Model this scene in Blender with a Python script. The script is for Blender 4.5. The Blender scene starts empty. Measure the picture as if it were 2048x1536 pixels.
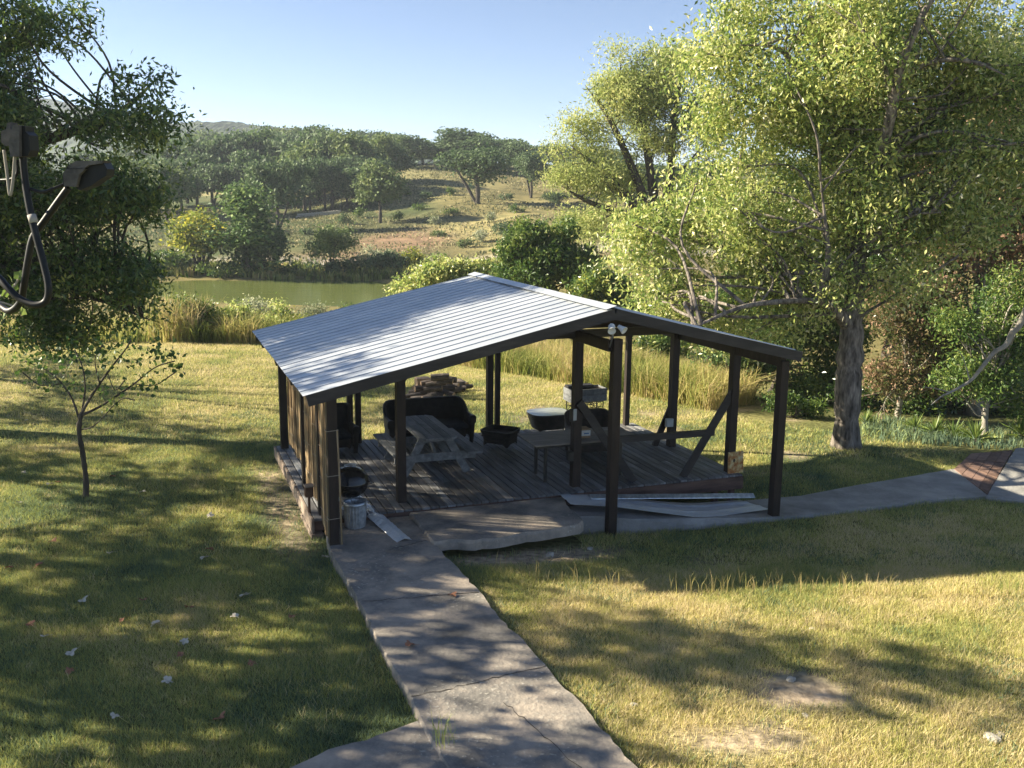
import bpy, math, random
import numpy as np
from mathutils import Vector, Matrix
PI = math.pi
R = math.radians
sc = bpy.context.scene
# ------------------------------------------------------------------ camera
F_PX, PITCH, ROLL, CAM_H = 1925.02, 0.192, 0.011, 4.944
cam_d = bpy.data.cameras.new('camera'); cam = bpy.data.objects.new('camera', cam_d)
sc.collection.objects.link(cam)
cp, sp = math.cos(PITCH), math.sin(PITCH); cr, sr = math.cos(ROLL), math.sin(ROLL)
fw = np.array([0, cp, -sp]); u0 = np.array([0, sp, cp]); r0 = np.array([1., 0, 0])
RT = r0*cr + u0*sr; UP = -r0*sr + u0*cr
m = Matrix(((RT[0], UP[0], -fw[0], 0), (RT[1], UP[1], -fw[1], 0), (RT[2], UP[2], -fw[2], CAM_H), (0, 0, 0, 1)))
cam.matrix_world = m
cam_d.sensor_width = 36; cam_d.lens = 36*F_PX/2048; cam_d.clip_end = 6000; cam_d.clip_start = .05
sc.camera = cam
# ------------------------------------------------------------------ light
SUN_AZ, SUN_EL = 170.0, 27.0          # the sun stands to the left and a little ahead, low
w = bpy.data.worlds.new('World'); sc.world = w; w.use_nodes = True
nt = w.node_tree; bg = nt.nodes['Background']
sky = nt.nodes.new('ShaderNodeTexSky'); sky.sky_type = 'NISHITA'; sky.sun_disc = False
sky.sun_elevation = R(SUN_EL); sky.sun_rotation = R(90-SUN_AZ); sky.air_density = 0.55; sky.dust_density = 0.05; sky.ozone_density = 2.3
nt.links.new(sky.outputs[0], bg.inputs[0]); bg.inputs[1].default_value = 0.054
sd = bpy.data.lights.new('sun', 'SUN'); sun = bpy.data.objects.new('sun', sd); sc.collection.objects.link(sun)
sd.energy = 5.0; sd.angle = R(0.6); sd.color = (1, .90, .69)
sv = Vector((math.cos(R(SUN_AZ))*math.cos(R(SUN_EL)), math.sin(R(SUN_AZ))*math.cos(R(SUN_EL)), math.sin(R(SUN_EL))))
sun.rotation_euler = sv.to_track_quat('Z', 'Y').to_euler()
sc.view_settings.view_transform = 'Standard'; sc.view_settings.look = 'None'; sc.view_settings.exposure = 1.8; sc.view_settings.gamma = 1
sc.cycles.max_bounces = 6; sc.cycles.diffuse_bounces = 3; sc.cycles.transmission_bounces = 4; sc.cycles.transparent_max_bounces = 8
sc.cycles.volume_bounces = 0
# ------------------------------------------------------------------ helpers
C = sc.collection
rng = np.random.default_rng(7); random.seed(7)
def G(u, v, z=0.):                     # photo pixel -> point at height z
    d = RT*(u-1024)/F_PX - UP*(v-768)/F_PX + fw; t = (z-CAM_H)/d[2]; return np.array([0, 0, CAM_H]) + d*t
def D(u, v, y):                        # photo pixel -> point at distance y
    d = RT*(u-1024)/F_PX - UP*(v-768)/F_PX + fw; return np.array([0, 0, CAM_H]) + d*(y/d[1])
YAW = .361
BV = np.array([math.cos(YAW), math.sin(YAW), 0]); AV = np.array([-math.sin(YAW), math.cos(YAW), 0]); OV = np.array([-1.981, 14.681, 0])
def S(b, a, z=0.): return OV + BV*b + AV*a + np.array([0, 0, z])
def inv(P): d = np.asarray(P)[..., :2]-OV[:2]; return d@BV[:2], d@AV[:2]

def tag(o, label=None, cat=None, group=None, kind=None):
    if label: o['label'] = label
    if cat: o['category'] = cat
    if group: o['group'] = group
    elif 'group' in o: del o['group']
    if kind: o['kind'] = kind
    return o
def thing(name, label, cat, loc=(0, 0, 0), rz=0., group=None):
    o = bpy.data.objects.new(name, None); C.objects.link(o); o.empty_display_size = .1
    o.location = Vector([float(c) for c in loc]); o.rotation_euler = (0, 0, rz)
    return tag(o, label, cat, group)
def link_mesh(name, me, mat, parent=None):
    o = bpy.data.objects.new(name, me); C.objects.link(o)
    if mat: me.materials.append(mat)
    if parent: o.parent = parent
    return o
def copy_tree(o, parent=None):
    c = o.copy(); C.objects.link(c); c.parent = parent
    for ch in [x for x in o.children]: copy_tree(ch, c)
    return c

class MB:
    def __init__(s): s.v = []; s.f = []
    def add(s, vs, fs):
        n = len(s.v); s.v += [tuple(float(c) for c in v) for v in vs]; s.f += [tuple(i+n for i in f) for f in fs]; return s
    def box(s, x0, x1, y0, y1, z0, z1, c=.004):
        c = min(c, (x1-x0)*.3, (y1-y0)*.3, (z1-z0)*.3)
        vs = []
        for z, k in ((z0, c), (z0+c, 0), (z1-c, 0), (z1, c)):
            for (x, y, sx, sy) in ((x0, y0, 1, 1), (x1, y0, -1, 1), (x1, y1, -1, -1), (x0, y1, 1, -1)):
                vs.append((x+sx*k, y+sy*k, z))
        fs = [(3, 2, 1, 0), (12, 13, 14, 15)]
        for l in range(3):
            for i in range(4):
                j = (i+1) % 4; fs.append((l*4+i, l*4+j, l*4+4+j, l*4+4+i))
        return s.add(vs, fs)
    def beam(s, p0, p1, w, h, up=(0, 0, 1)):
        p0 = Vector([float(c) for c in p0]); p1 = Vector([float(c) for c in p1]); d = (p1-p0).normalized(); u = Vector(up)
        sd_ = d.cross(u).normalized(); u = sd_.cross(d).normalized()
        vs = []
        for p in (p0, p1):
            for (a, b) in ((-1, -1), (1, -1), (1, 1), (-1, 1)): vs.append(p+sd_*(a*w/2)+u*(b*h/2))
        return s.add(vs, [(0, 1, 2, 3), (7, 6, 5, 4), (0, 4, 5, 1), (1, 5, 6, 2), (2, 6, 7, 3), (3, 7, 4, 0)])
    def tube(s, pts, r, n=8, caps=True):
        P = np.array([[float(c) for c in p] for p in pts]); m_ = len(P); rr = np.full(m_, r) if np.isscalar(r) else np.array(r, float)
        T = np.gradient(P, axis=0); T /= np.linalg.norm(T, axis=1)[:, None]+1e-12
        u = np.cross(T[0], [0, 0, 1.]) if abs(T[0][2]) < .9 else np.cross(T[0], [1., 0, 0]); u /= np.linalg.norm(u)
        vs = []
        for i in range(m_):
            u = u-T[i]*(u@T[i]); u /= np.linalg.norm(u)+1e-12; w_ = np.cross(T[i], u)
            for k in range(n):
                a = 2*PI*k/n; vs.append(P[i]+rr[i]*(math.cos(a)*u+math.sin(a)*w_))
        fs = [(i*n+k, i*n+(k+1) % n, (i+1)*n+(k+1) % n, (i+1)*n+k) for i in range(m_-1) for k in range(n)]
        if caps: fs += [tuple(range(n-1, -1, -1)), tuple(range((m_-1)*n, m_*n))]
        return s.add(vs, fs)
    def lathe(s, prof, n=32, c=(0, 0, 0), sx=1., sy=1., wob=None):
        vs = []
        for (r, z) in prof:
            for k in range(n):
                a = 2*PI*k/n; q = r if wob is None else r+wob(a, z)
                vs.append((c[0]+q*sx*math.cos(a), c[1]+q*sy*math.sin(a), c[2]+z))
        m_ = len(prof)
        fs = [(i*n+k, i*n+(k+1) % n, (i+1)*n+(k+1) % n, (i+1)*n+k) for i in range(m_-1) for k in range(n)]
        return s.add(vs, fs)
    def prism(s, poly, z0, z1):         # polygon in xy (counter-clockwise), z0/z1 numbers or lists
        n = len(poly); z0 = [z0]*n if np.isscalar(z0) else z0; z1 = [z1]*n if np.isscalar(z1) else z1
        vs = [(p[0], p[1], z) for p, z in zip(poly, z0)]+[(p[0], p[1], z) for p, z in zip(poly, z1)]
        fs = [tuple(range(n-1, -1, -1)), tuple(range(n, 2*n))]+[(i, (i+1) % n, n+(i+1) % n, n+i) for i in range(n)]
        return s.add(vs, fs)
    def build(s, name, mat, parent=None, smooth=False, solid=0):
        me = bpy.data.meshes.new(name); me.from_pydata(s.v, [], s.f); me.update()
        if smooth: me.polygons.foreach_set('use_smooth', [True]*len(me.polygons))
        o = link_mesh(name, me, mat, parent)
        if solid:
            md = o.modifiers.new('t', 'SOLIDIFY'); md.thickness = solid; md.offset = 0
        return o
def np_mesh(name, V, Fq, attr=None, smooth=False, k=4):
    me = bpy.data.meshes.new(name); V = np.asarray(V, np.float32).reshape(-1, 3); Fq = np.asarray(Fq, np.int32).reshape(-1, k)
    me.vertices.add(len(V)); me.vertices.foreach_set('co', V.ravel())
    me.loops.add(Fq.size); me.loops.foreach_set('vertex_index', Fq.ravel())
    me.polygons.add(len(Fq)); me.polygons.foreach_set('loop_start', np.arange(0, Fq.size, k, dtype=np.int32))
    me.polygons.foreach_set('loop_total', np.full(len(Fq), k, np.int32))
    me.polygons.foreach_set('use_smooth', np.full(len(Fq), smooth, bool))
    if attr is not None:
        a = me.attributes.new('v', 'FLOAT', 'POINT'); a.data.foreach_set('value', np.asarray(attr, np.float32))
    me.update(calc_edges=True); return me
# value noise in numpy
_L = np.random.default_rng(3).random((256, 256))
def vn(x, y, s=1., o=0):
    x = np.asarray(x)/s+o*17.3+1000; y = np.asarray(y)/s+o*9.1+1000; xi = np.floor(x).astype(int); yi = np.floor(y).astype(int)
    fx = x-xi; fy = y-yi; fx = fx*fx*(3-2*fx); fy = fy*fy*(3-2*fy); g = lambda a, b: _L[a % 256, b % 256]
    return (g(xi, yi)*(1-fx)+g(xi+1, yi)*fx)*(1-fy)+(g(xi, yi+1)*(1-fx)+g(xi+1, yi+1)*fx)*fy
def fbm(x, y, s=1., o=0, n=3): return sum(vn(x, y, s/2**i, o+i)*.5**i for i in range(n))/sum(.5**i for i in range(n))
def sstep(a, b, x): t = np.clip((np.asarray(x)-a)/(b-a), 0, 1); return t*t*(3-2*t)
# ------------------------------------------------------------------ materials
def ramp(nt_, stops):
    r = nt_.nodes.new('ShaderNodeValToRGB'); e = r.color_ramp.elements
    while len(e) < len(stops): e.new(.5)
    for i, (p, c) in enumerate(stops): e[i].position = p; e[i].color = (*c, 1)
    return r
def mat(name, stops, scale=5., rough=.7, metal=0., bump=0., bscale=None, spec=.3, stretch=(1, 1, 1), coat=0., detail=5., island=0., wave=None):
    m_ = bpy.data.materials.new(name); m_.use_nodes = True; n = m_.node_tree; b = n.nodes['Principled BSDF']; L = n.links.new
    b.inputs['Roughness'].default_value = rough; b.inputs['Metallic'].default_value = metal; b.inputs['Specular IOR Level'].default_value = spec
    b.inputs['Coat Weight'].default_value = coat
    tc = n.nodes.new('ShaderNodeTexCoord'); mp = n.nodes.new('ShaderNodeMapping'); mp.inputs['Scale'].default_value = stretch
    L(tc.outputs['Object'], mp.inputs[0])
    no = n.nodes.new('ShaderNodeTexNoise'); no.inputs['Scale'].default_value = scale; no.inputs['Detail'].default_value = detail; no.inputs['Roughness'].default_value = .6
    L(mp.outputs[0], no.inputs['Vector']); fac = no.outputs['Fac']
    if island:
        ge = n.nodes.new('ShaderNodeNewGeometry'); ma = n.nodes.new('ShaderNodeMath'); ma.operation = 'MULTIPLY_ADD'
        ma.inputs[1].default_value = island; L(ge.outputs['Random Per Island'], ma.inputs[0])
        m2 = n.nodes.new('ShaderNodeMath'); m2.operation = 'MULTIPLY_ADD'; m2.inputs[1].default_value = 1; m2.inputs[2].default_value = -island/2
        L(fac, m2.inputs[0]); L(m2.outputs[0], ma.inputs[2]); fac = ma.outputs[0]
    r = ramp(n, stops); L(fac, r.inputs[0]); L(r.outputs[0], b.inputs['Base Color'])
    if bump:
        n2 = n.nodes.new('ShaderNodeTexNoise'); n2.inputs['Scale'].default_value = bscale or scale*4; n2.inputs['Detail'].default_value = 4
        L(mp.outputs[0], n2.inputs['Vector']); src = n2.outputs['Fac']
        if wave:
            wv = n.nodes.new('ShaderNodeTexWave'); wv.wave_type = 'BANDS'; wv.bands_direction = wave[0]; wv.inputs['Scale'].default_value = wave[1]
            L(tc.outputs['Object'], wv.inputs[0]); wv2 = n.nodes.new('ShaderNodeTexWave'); wv2.bands_direction = wave[2]; wv2.inputs['Scale'].default_value = wave[1]
            L(tc.outputs['Object'], wv2.inputs[0]); mx = n.nodes.new('ShaderNodeMath'); mx.operation = 'MULTIPLY'; L(wv.outputs['Fac'], mx.inputs[0]); L(wv2.outputs['Fac'], mx.inputs[1]); src = mx.outputs[0]
        bp = n.nodes.new('ShaderNodeBump'); bp.inputs['Strength'].default_value = bump; bp.inputs['Distance'].default_value = .02
        L(src, bp.inputs['Height']); L(bp.outputs[0], b.inputs['Normal'])
    return m_
def leafmat(name, stops, trans=.35, rough=.5, spec=.3, nscale=.6, namp=.35):
    m_ = bpy.data.materials.new(name); m_.use_nodes = True; n = m_.node_tree; b = n.nodes['Principled BSDF']; L = n.links.new
    at = n.nodes.new('ShaderNodeAttribute'); at.attribute_name = 'v'
    tc = n.nodes.new('ShaderNodeTexCoord'); no = n.nodes.new('ShaderNodeTexNoise'); no.inputs['Scale'].default_value = nscale; no.inputs['Detail'].default_value = 2
    L(tc.outputs['Object'], no.inputs['Vector'])
    s_ = n.nodes.new('ShaderNodeMath'); s_.operation = 'MULTIPLY_ADD'; s_.inputs[1].default_value = namp*2; s_.inputs[2].default_value = -namp
    L(no.outputs['Fac'], s_.inputs[0]); a = n.nodes.new('ShaderNodeMath'); a.operation = 'ADD'; L(at.outputs['Fac'], a.inputs[0]); L(s_.outputs[0], a.inputs[1])
    r = ramp(n, stops); L(a.outputs[0], r.inputs[0]); L(r.outputs[0], b.inputs['Base Color'])
    b.inputs['Roughness'].default_value = rough; b.inputs['Specular IOR Level'].default_value = spec
    t = n.nodes.new('ShaderNodeBsdfTranslucent'); L(r.outputs[0], t.inputs[0]); mx = n.nodes.new('ShaderNodeMixShader'); mx.inputs[0].default_value = trans
    L(b.outputs[0], mx.inputs[1]); L(t.outputs[0], mx.inputs[2]); L(mx.outputs[0], n.nodes['Material Output'].inputs[0])
    return m_
M = {}
M['bark'] = mat('bark', [(.35, (.05, .042, .036)), (.52, (.17, .145, .125)), (.72, (.36, .31, .26))], 5, .95, bump=1.0, bscale=9, stretch=(2.2, 2.2, .5))
M['dark_bark'] = mat('dark_bark', [(.3, (.035, .03, .025)), (.7, (.12, .1, .08))], 3, .95, bump=.8, stretch=(2, 2, .5))
M['pale_bark'] = mat('pale_bark', [(.3, (.2, .18, .15)), (.7, (.42, .38, .32))], 4, .9, bump=.4)
M['stain'] = mat('dark_stained_wood', [(.3, (.010, .006, .005)), (.55, (.022, .013, .010)), (.8, (.045, .026, .019))], 3, .6, bump=.25, stretch=(3, 3, .6), spec=.35)
M['stain_h'] = mat('dark_stained_board', [(.3, (.014, .012, .013)), (.55, (.028, .024, .025)), (.8, (.055, .048, .045))], 3, .55, bump=.25, stretch=(.6, 3, 3), spec=.4)
M['deck'] = mat('weathered_deck', [(.22, (.06, .058, .06)), (.5, (.14, .137, .14)), (.68, (.22, .22, .225)), (.85, (.42, .42, .43))], 2.2, .62, bump=.3, bscale=14, stretch=(5, .55, 1), island=.38, spec=.3)
M['rim'] = mat('deck_rim', [(.3, (.06, .035, .028)), (.7, (.15, .09, .07))], 3, .8, bump=.2, stretch=(.6, 3, 3))
M['rim_side'] = mat('weathered_rim', [(.3, (.16, .115, .09)), (.7, (.36, .29, .23))], 2, .85, bump=.3, stretch=(3, .8, 3))
M['greywood'] = mat('grey_wood', [(.3, (.10, .105, .11)), (.55, (.19, .195, .2)), (.8, (.3, .3, .3))], 3, .75, bump=.3, stretch=(4, .7, 4), island=.25)
M['metalroof'] = mat('galvalume', [(.3, (.42, .45, .49)), (.7, (.57, .59, .62))], 1.3, .42, metal=.35, bump=.03, spec=.5)
M['galv'] = mat('galvanised_steel', [(.3, (.34, .37, .41)), (.5, (.46, .5, .54)), (.7, (.6, .63, .66))], 14, .36, metal=.75, bump=.08, detail=2)
M['flash'] = mat('bright_flashing', [(.3, (.62, .65, .7)), (.7, (.8, .83, .86))], 30, .3, metal=.4, bump=.3, bscale=18)
M['zinc_sheet'] = mat('white_grey_sheet', [(.3, (.5, .52, .56)), (.7, (.68, .7, .73))], 3, .45, metal=.3, bump=.05)
M['cane'] = mat('bamboo_cane', [(.25, (.12, .075, .038)), (.5, (.32, .22, .12)), (.75, (.55, .42, .25))], 4, .7, bump=.2, stretch=(3, 3, .25), island=.5)
M['wicker'] = mat('dark_wicker', [(.3, (.013, .011, .011)), (.7, (.038, .033, .031))], 8, .5, bump=.8, spec=.4, wave=('X', 24, 'Z'))
M['wicker_brown'] = mat('brown_wicker', [(.3, (.03, .024, .02)), (.7, (.075, .06, .05))], 8, .5, bump=.8, spec=.4, wave=('X', 24, 'Z'))
M['cushion'] = mat('dark_cushion', [(.3, (.012, .014, .018)), (.7, (.03, .034, .04))], 10, .9, bump=.1)
M['glass'] = mat('table_glass', [(.3, (.22, .24, .24)), (.7, (.36, .38, .38))], 2, .15, spec=.8)
M['black'] = mat('black_metal', [(.3, (.012, .012, .014)), (.7, (.028, .028, .03))], 10, .4, spec=.5)
M['enamel'] = mat('black_enamel', [(.3, (.006, .006, .007)), (.7, (.01, .01, .011))], 6, .22, spec=.5, coat=.15)
M['rubber'] = mat('black_rubber', [(.3, (.01, .01, .01)), (.7, (.025, .025, .025))], 10, .55, spec=.4)
M['tabletop'] = mat('laminate_top', [(.3, (.16, .14, .12)), (.5, (.24, .21, .185)), (.75, (.34, .3, .26))], 2.2, .6, bump=.1, stretch=(1, 5, 1))
M['card'] = mat('cardboard', [(.3, (.3, .2, .11)), (.7, (.42, .29, .17))], 6, .9)
M['white'] = mat('white_plastic', [(.3, (.6, .6, .58)), (.7, (.75, .75, .73))], 6, .45)
M['grey_plastic'] = mat('grey_plastic', [(.3, (.32, .34, .34)), (.7, (.45, .47, .47))], 6, .5)
M['blue'] = mat('blue_print', [(.3, (.06, .16, .34)), (.7, (.1, .22, .42))], 20, .6)
M['rust'] = mat('rusted_plate', [(.3, (.16, .03, .015)), (.45, (.38, .16, .05)), (.58, (.55, .42, .2)), (.75, (.62, .6, .5))], 9, .85, bump=.4)
M['brownbox'] = mat('brown_painted', [(.3, (.07, .035, .022)), (.7, (.16, .085, .05))], 6, .7, bump=.1)
M['concrete'] = None
M['rope'] = mat('rope', [(.3, (.25, .21, .17)), (.7, (.45, .4, .33))], 30, .9)
M['log'] = mat('log_bark', [(.3, (.035, .03, .027)), (.55, (.12, .1, .088)), (.8, (.3, .26, .22))], 7, .95, bump=.7, stretch=(.6, 3, 3))
M['logend'] = mat('log_end', [(.3, (.3, .19, .12)), (.7, (.5, .36, .24))], 12, .9, bump=.2)
M['rock'] = mat('pale_limestone', [(.3, (.3, .27, .22)), (.7, (.58, .54, .46))], 8, .95, bump=.6)
M['brick'] = mat('red_paver', [(.3, (.13, .08, .06)), (.7, (.26, .165, .13))], 5, .9, bump=.3, island=.4)
M['tape'] = mat('weathered_tape', [(.3, (.3, .27, .24)), (.7, (.45, .42, .38))], 20, .8)
M['cable'] = mat('black_cable', [(.3, (.008, .008, .009)), (.75, (.022, .021, .02))], 20, .5, spec=.3)
M['housing'] = mat('weathered_dark_plastic', [(.3, (.05, .045, .042)), (.75, (.15, .135, .12))], 30, .6, bump=.2)
def concrete(name, cols, lichen=.5):
    m_ = bpy.data.materials.new(name); m_.use_nodes = True; n = m_.node_tree; b = n.nodes['Principled BSDF']; L = n.links.new
    b.inputs['Roughness'].default_value = .93; b.inputs['Specular IOR Level'].default_value = .2
    tc = n.nodes.new('ShaderNodeTexCoord')
    no = n.nodes.new('ShaderNodeTexNoise'); no.inputs['Scale'].default_value = 1.1; no.inputs['Detail'].default_value = 9; no.inputs['Roughness'].default_value = .68; L(tc.outputs['Object'], no.inputs['Vector'])
    r = ramp(n, cols); L(no.outputs['Fac'], r.inputs[0])
    vo = n.nodes.new('ShaderNodeTexNoise'); vo.inputs['Scale'].default_value = 22; vo.inputs['Detail'].default_value = 2; L(tc.outputs['Object'], vo.inputs['Vector'])
    r2 = ramp(n, [(.6, (0, 0, 0)), (.7, (1, 1, 1))]); L(vo.outputs['Fac'], r2.inputs[0])
    no3 = n.nodes.new('ShaderNodeTexNoise'); no3.inputs['Scale'].default_value = .8; L(tc.outputs['Object'], no3.inputs['Vector'])
    r3 = ramp(n, [(.42, (0, 0, 0)), (.62, (lichen,)*3)]); L(no3.outputs['Fac'], r3.inputs[0])
    mu = n.nodes.new('ShaderNodeMath'); mu.operation = 'MULTIPLY'; L(r2.outputs[0], mu.inputs[0]); L(r3.outputs[0], mu.inputs[1])
    mx = n.nodes.new('ShaderNodeMix'); mx.data_type = 'RGBA'; L(mu.outputs[0], mx.inputs[0]); L(r.outputs[0], mx.inputs[6]); mx.inputs[7].default_value = (.46, .43, .37, 1)
    L(mx.outputs[2], b.inputs['Base Color'])
    n2 = n.nodes.new('ShaderNodeTexNoise'); n2.inputs['Scale'].default_value = 22; n2.inputs['Detail'].default_value = 6; L(tc.outputs['Object'], n2.inputs['Vector'])
    bp = n.nodes.new('ShaderNodeBump'); bp.inputs['Strength'].default_value = .55; bp.inputs['Distance'].default_value = .02; L(n2.outputs['Fac'], bp.inputs['Height']); L(bp.outputs[0], b.inputs['Normal'])
    return m_
M['concrete'] = concrete('old_concrete', [(.3, (.10, .095, .088)), (.44, (.20, .185, .168)), (.56, (.35, .30, .25)), (.75, (.53, .43, .34))], .8)
M['concrete_pale'] = concrete('grey_concrete', [(.3, (.17, .165, .155)), (.5, (.29, .28, .265)), (.75, (.43, .41, .38))], .4)
M['l_pecan'] = leafmat('pecan_leaf', [(.05, (.09, .15, .04)), (.35, (.25, .34, .085)), (.6, (.5, .54, .16)), (.85, (.72, .68, .28)), (1, (.8, .76, .55))], .5, .35, .6)
M['l_dark'] = leafmat('dark_leaf', [(.05, (0.034, 0.075, 0.018)), (.45, (0.095, 0.165, 0.036)), (.75, (0.216, 0.285, 0.060)), (1, (0.486, 0.480, 0.105))], .4, .32, .7)
M['l_mesq'] = leafmat('feathery_leaf', [(.1, (0.200, 0.260, 0.070)), (.5, (0.400, 0.455, 0.154)), (.9, (0.650, 0.624, 0.252))], .5, .6)
M['l_oak'] = leafmat('oak_leaf', [(.1, (0.044, 0.081, 0.033)), (.5, (0.094, 0.149, 0.060)), (.9, (0.188, 0.250, 0.112))], .35, .6)
M['l_oakl'] = leafmat('pale_oak_leaf', [(.1, (0.081, 0.123, 0.042)), (.5, (0.149, 0.210, 0.068)), (.9, (0.270, 0.304, 0.105))], .3, .6)
M['l_yellow'] = leafmat('yellow_leaf', [(.1, (0.072, 0.117, 0.026)), (.5, (0.216, 0.260, 0.046)), (.9, (0.600, 0.520, 0.065))], .45, .55)
M['l_bush'] = leafmat('bush_leaf', [(.1, (0.042, 0.090, 0.022)), (.5, (0.105, 0.180, 0.038)), (.9, (0.280, 0.330, 0.075))], .35, .45, .4)
M['l_cedar'] = leafmat('cedar_leaf', [(.1, (0.041, 0.080, 0.025)), (.5, (0.101, 0.174, 0.056)), (.9, (0.257, 0.334, 0.098))], .3, .6)
M['l_brown'] = leafmat('brown_leaf', [(.1, (0.065, 0.091, 0.026)), (.4, (0.169, 0.156, 0.058)), (.6, (0.338, 0.221, 0.143)), (.9, (0.546, 0.338, 0.234))], .4, .6)
M['l_silver'] = leafmat('silvery_plume', [(.1, (0.132, 0.172, 0.077)), (.5, (0.330, 0.356, 0.220)), (.9, (0.682, 0.667, 0.462))], .4, .7)
M['grass'] = leafmat('grass_blade', [(0, (.13, .19, .12)), (.25, (.25, .32, .15)), (.5, (.38, .41, .11)), (.75, (.56, .51, .17)), (1, (.72, .6, .36))], .35, .6, .2, nscale=1.3, namp=.12)
M['tallgrass'] = leafmat('tall_grass', [(0, (.06, .085, .02)), (.3, (.22, .27, .06)), (.55, (.46, .43, .14)), (.85, (.54, .41, .2)), (1, (.6, .5, .3))], .4, .65, .2, nscale=.5, namp=.25)
M['deadleaf_pale'] = mat('pale_dead_leaf', [(.3, (.42, .36, .28)), (.7, (.66, .6, .5))], 20, .85)
M['deadleaf_brown'] = mat('russet_dead_leaf', [(.3, (.2, .08, .04)), (.7, (.4, .2, .12))], 20, .85)
# ------------------------------------------------------------------ terrain
CP = [(-5, 9, -.30), (-9, 9, -.3), (-4, 14, -.30), (-3.6, 17, -.27), (-8, 16, -.36), (-7.5, 22, -.42), (-15, 20, -.42), (-20, 34, -.55), (-9.5, 35, -.6), (-4, 25, -.5), (-3, 20.5, -.33), (-30, 22, -.4),
      (0, 4, -.25), (-6, 2, -.3), (8, 3, -.2), (0, -12, -.25), (25, -10, -.2), (-25, -10, -.2), (2, 9, -.19), (6, 9, -.19), (12, 10, -.2), (1, 12.3, -.24), (3.5, 12.3, -.24), (8, 12.3, -.24), (2, 13.6, -.42), (0, 13.8, -.36), (4, 14, -.44), (9, 14.3, -.44),
      (3, 15.3, -.47), (5, 16, -.47), (8.8, 17, -.46), (6, 18.5, -.48), (0, 17, -.55), (3, 18, -.6), (0, 20.5, -.4), (3, 22, -.45), (6, 22, -.5), (8, 20.8, -.5), (12, 19.8, -.42), (20, 19, -.4), (-.4, 30.5, -.7), (4, 26, -.62), (12, 25, -.9), (20, 26, -1),
      (-10, 44, -1.5), (-10, 55, -2.4), (-14, 64, -2.3), (-30, 50, -2.0), (-32, 64, -2.0), (-60, 62, -1.6), (5, 40, -1.6), (8, 58, -2.1), (-1, 60, -2.2), (1, 78, -1.9), (-8, 64, -2.2), (-20, 66, -2.4),
      (-33, 74, -2.2), (-14, 76, -3.4), (-50, 74, -1.5), (-8, 76, -3.2), (-21, 76, -3.4), (-20, 83, -3.1), (-27, 82, -2.8), (-42, 83, -1.5), (-10, 90, -1.9), (-25, 90, -1.9), (-45, 90, -1.8), (-3, 88, -1.8), (-70, 74, -1.2), (-70, 92, -1.5), (20, 45, -1.5), (30, 60, -1)]
for u, v, y in [(600, 524, 97), (750, 527, 97), (900, 530, 97), (450, 525, 97), (730, 480, 115), (850, 500, 106), (700, 425, 145), (600, 428, 150), (830, 345, 185), (950, 410, 143), (1050, 440, 122), (1200, 533, 84), (1000, 470, 115), (900, 440, 130),
                (350, 440, 128), (450, 402, 175), (560, 460, 125), (200, 430, 150), (0, 430, 150), (1300, 490, 100), (1500, 490, 105), (1100, 520, 92), (900, 370, 165), (760, 445, 133), (1100, 400, 150), (1063, 395, 155), (1300, 400, 150), (1600, 400, 150), (2000, 420, 140)]:
    CP.append(tuple(D(u, v, y)))
CP += [(-60, 320, 13), (0, 320, 15), (60, 320, 15), (160, 200, 12), (-200, 200, 3), (-150, 320, 6), (200, 60, 3), (-200, 60, 0), (250, -50, 0), (-250, -50, 0), (0, -100, 0), (200, 500, 14), (-200, 500, 10), (0, 500, 15)]
CP = np.array(CP, float)
def _tps(r2): return r2*np.log(r2+1e-9)
def _warp(x, y):                        # compress distances so near detail and far hills share one smooth surface
    r = np.hypot(x, y-10)+1e-6; k = np.arcsinh(r/12)*12/r; return x*k, (y-10)*k
_cx, _cy = _warp(CP[:, 0], CP[:, 1]); _n = len(CP)
_A = np.zeros((_n+3, _n+3)); _A[:_n, :_n] = _tps((_cx[:, None]-_cx)**2+(_cy[:, None]-_cy)**2)+np.eye(_n)*.5
_A[:_n, _n] = 1; _A[:_n, _n+1] = _cx; _A[:_n, _n+2] = _cy; _A[_n:, :_n] = _A[:_n, _n:].T
_W = np.linalg.solve(_A, np.r_[CP[:, 2], 0, 0, 0])
def tz(x, y):
    x = np.asarray(x, float); y = np.asarray(y, float); sh = x.shape; x = x.ravel(); y = y.ravel(); out = np.empty(len(x))
    for i in range(0, len(x), 20000):
        a, b = _warp(x[i:i+20000], y[i:i+20000]); out[i:i+20000] = _tps((a[:, None]-_cx)**2+(b[:, None]-_cy)**2)@_W[:_n]+_W[_n]+_W[_n+1]*a+_W[_n+2]*b
    dist = np.hypot(x, y); out = np.where(dist > 420, out*0+13+0*out, out) if False else out
    k = sstep(300, 520, dist); out = out*(1-k)+12*k
    out += (fbm(x, y, 1.2, 5)-.5)*.05*sstep(3, 8, y)+(fbm(x, y, 9, 6)-.5)*.9*sstep(60, 110, y)
    return out.reshape(sh)
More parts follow.
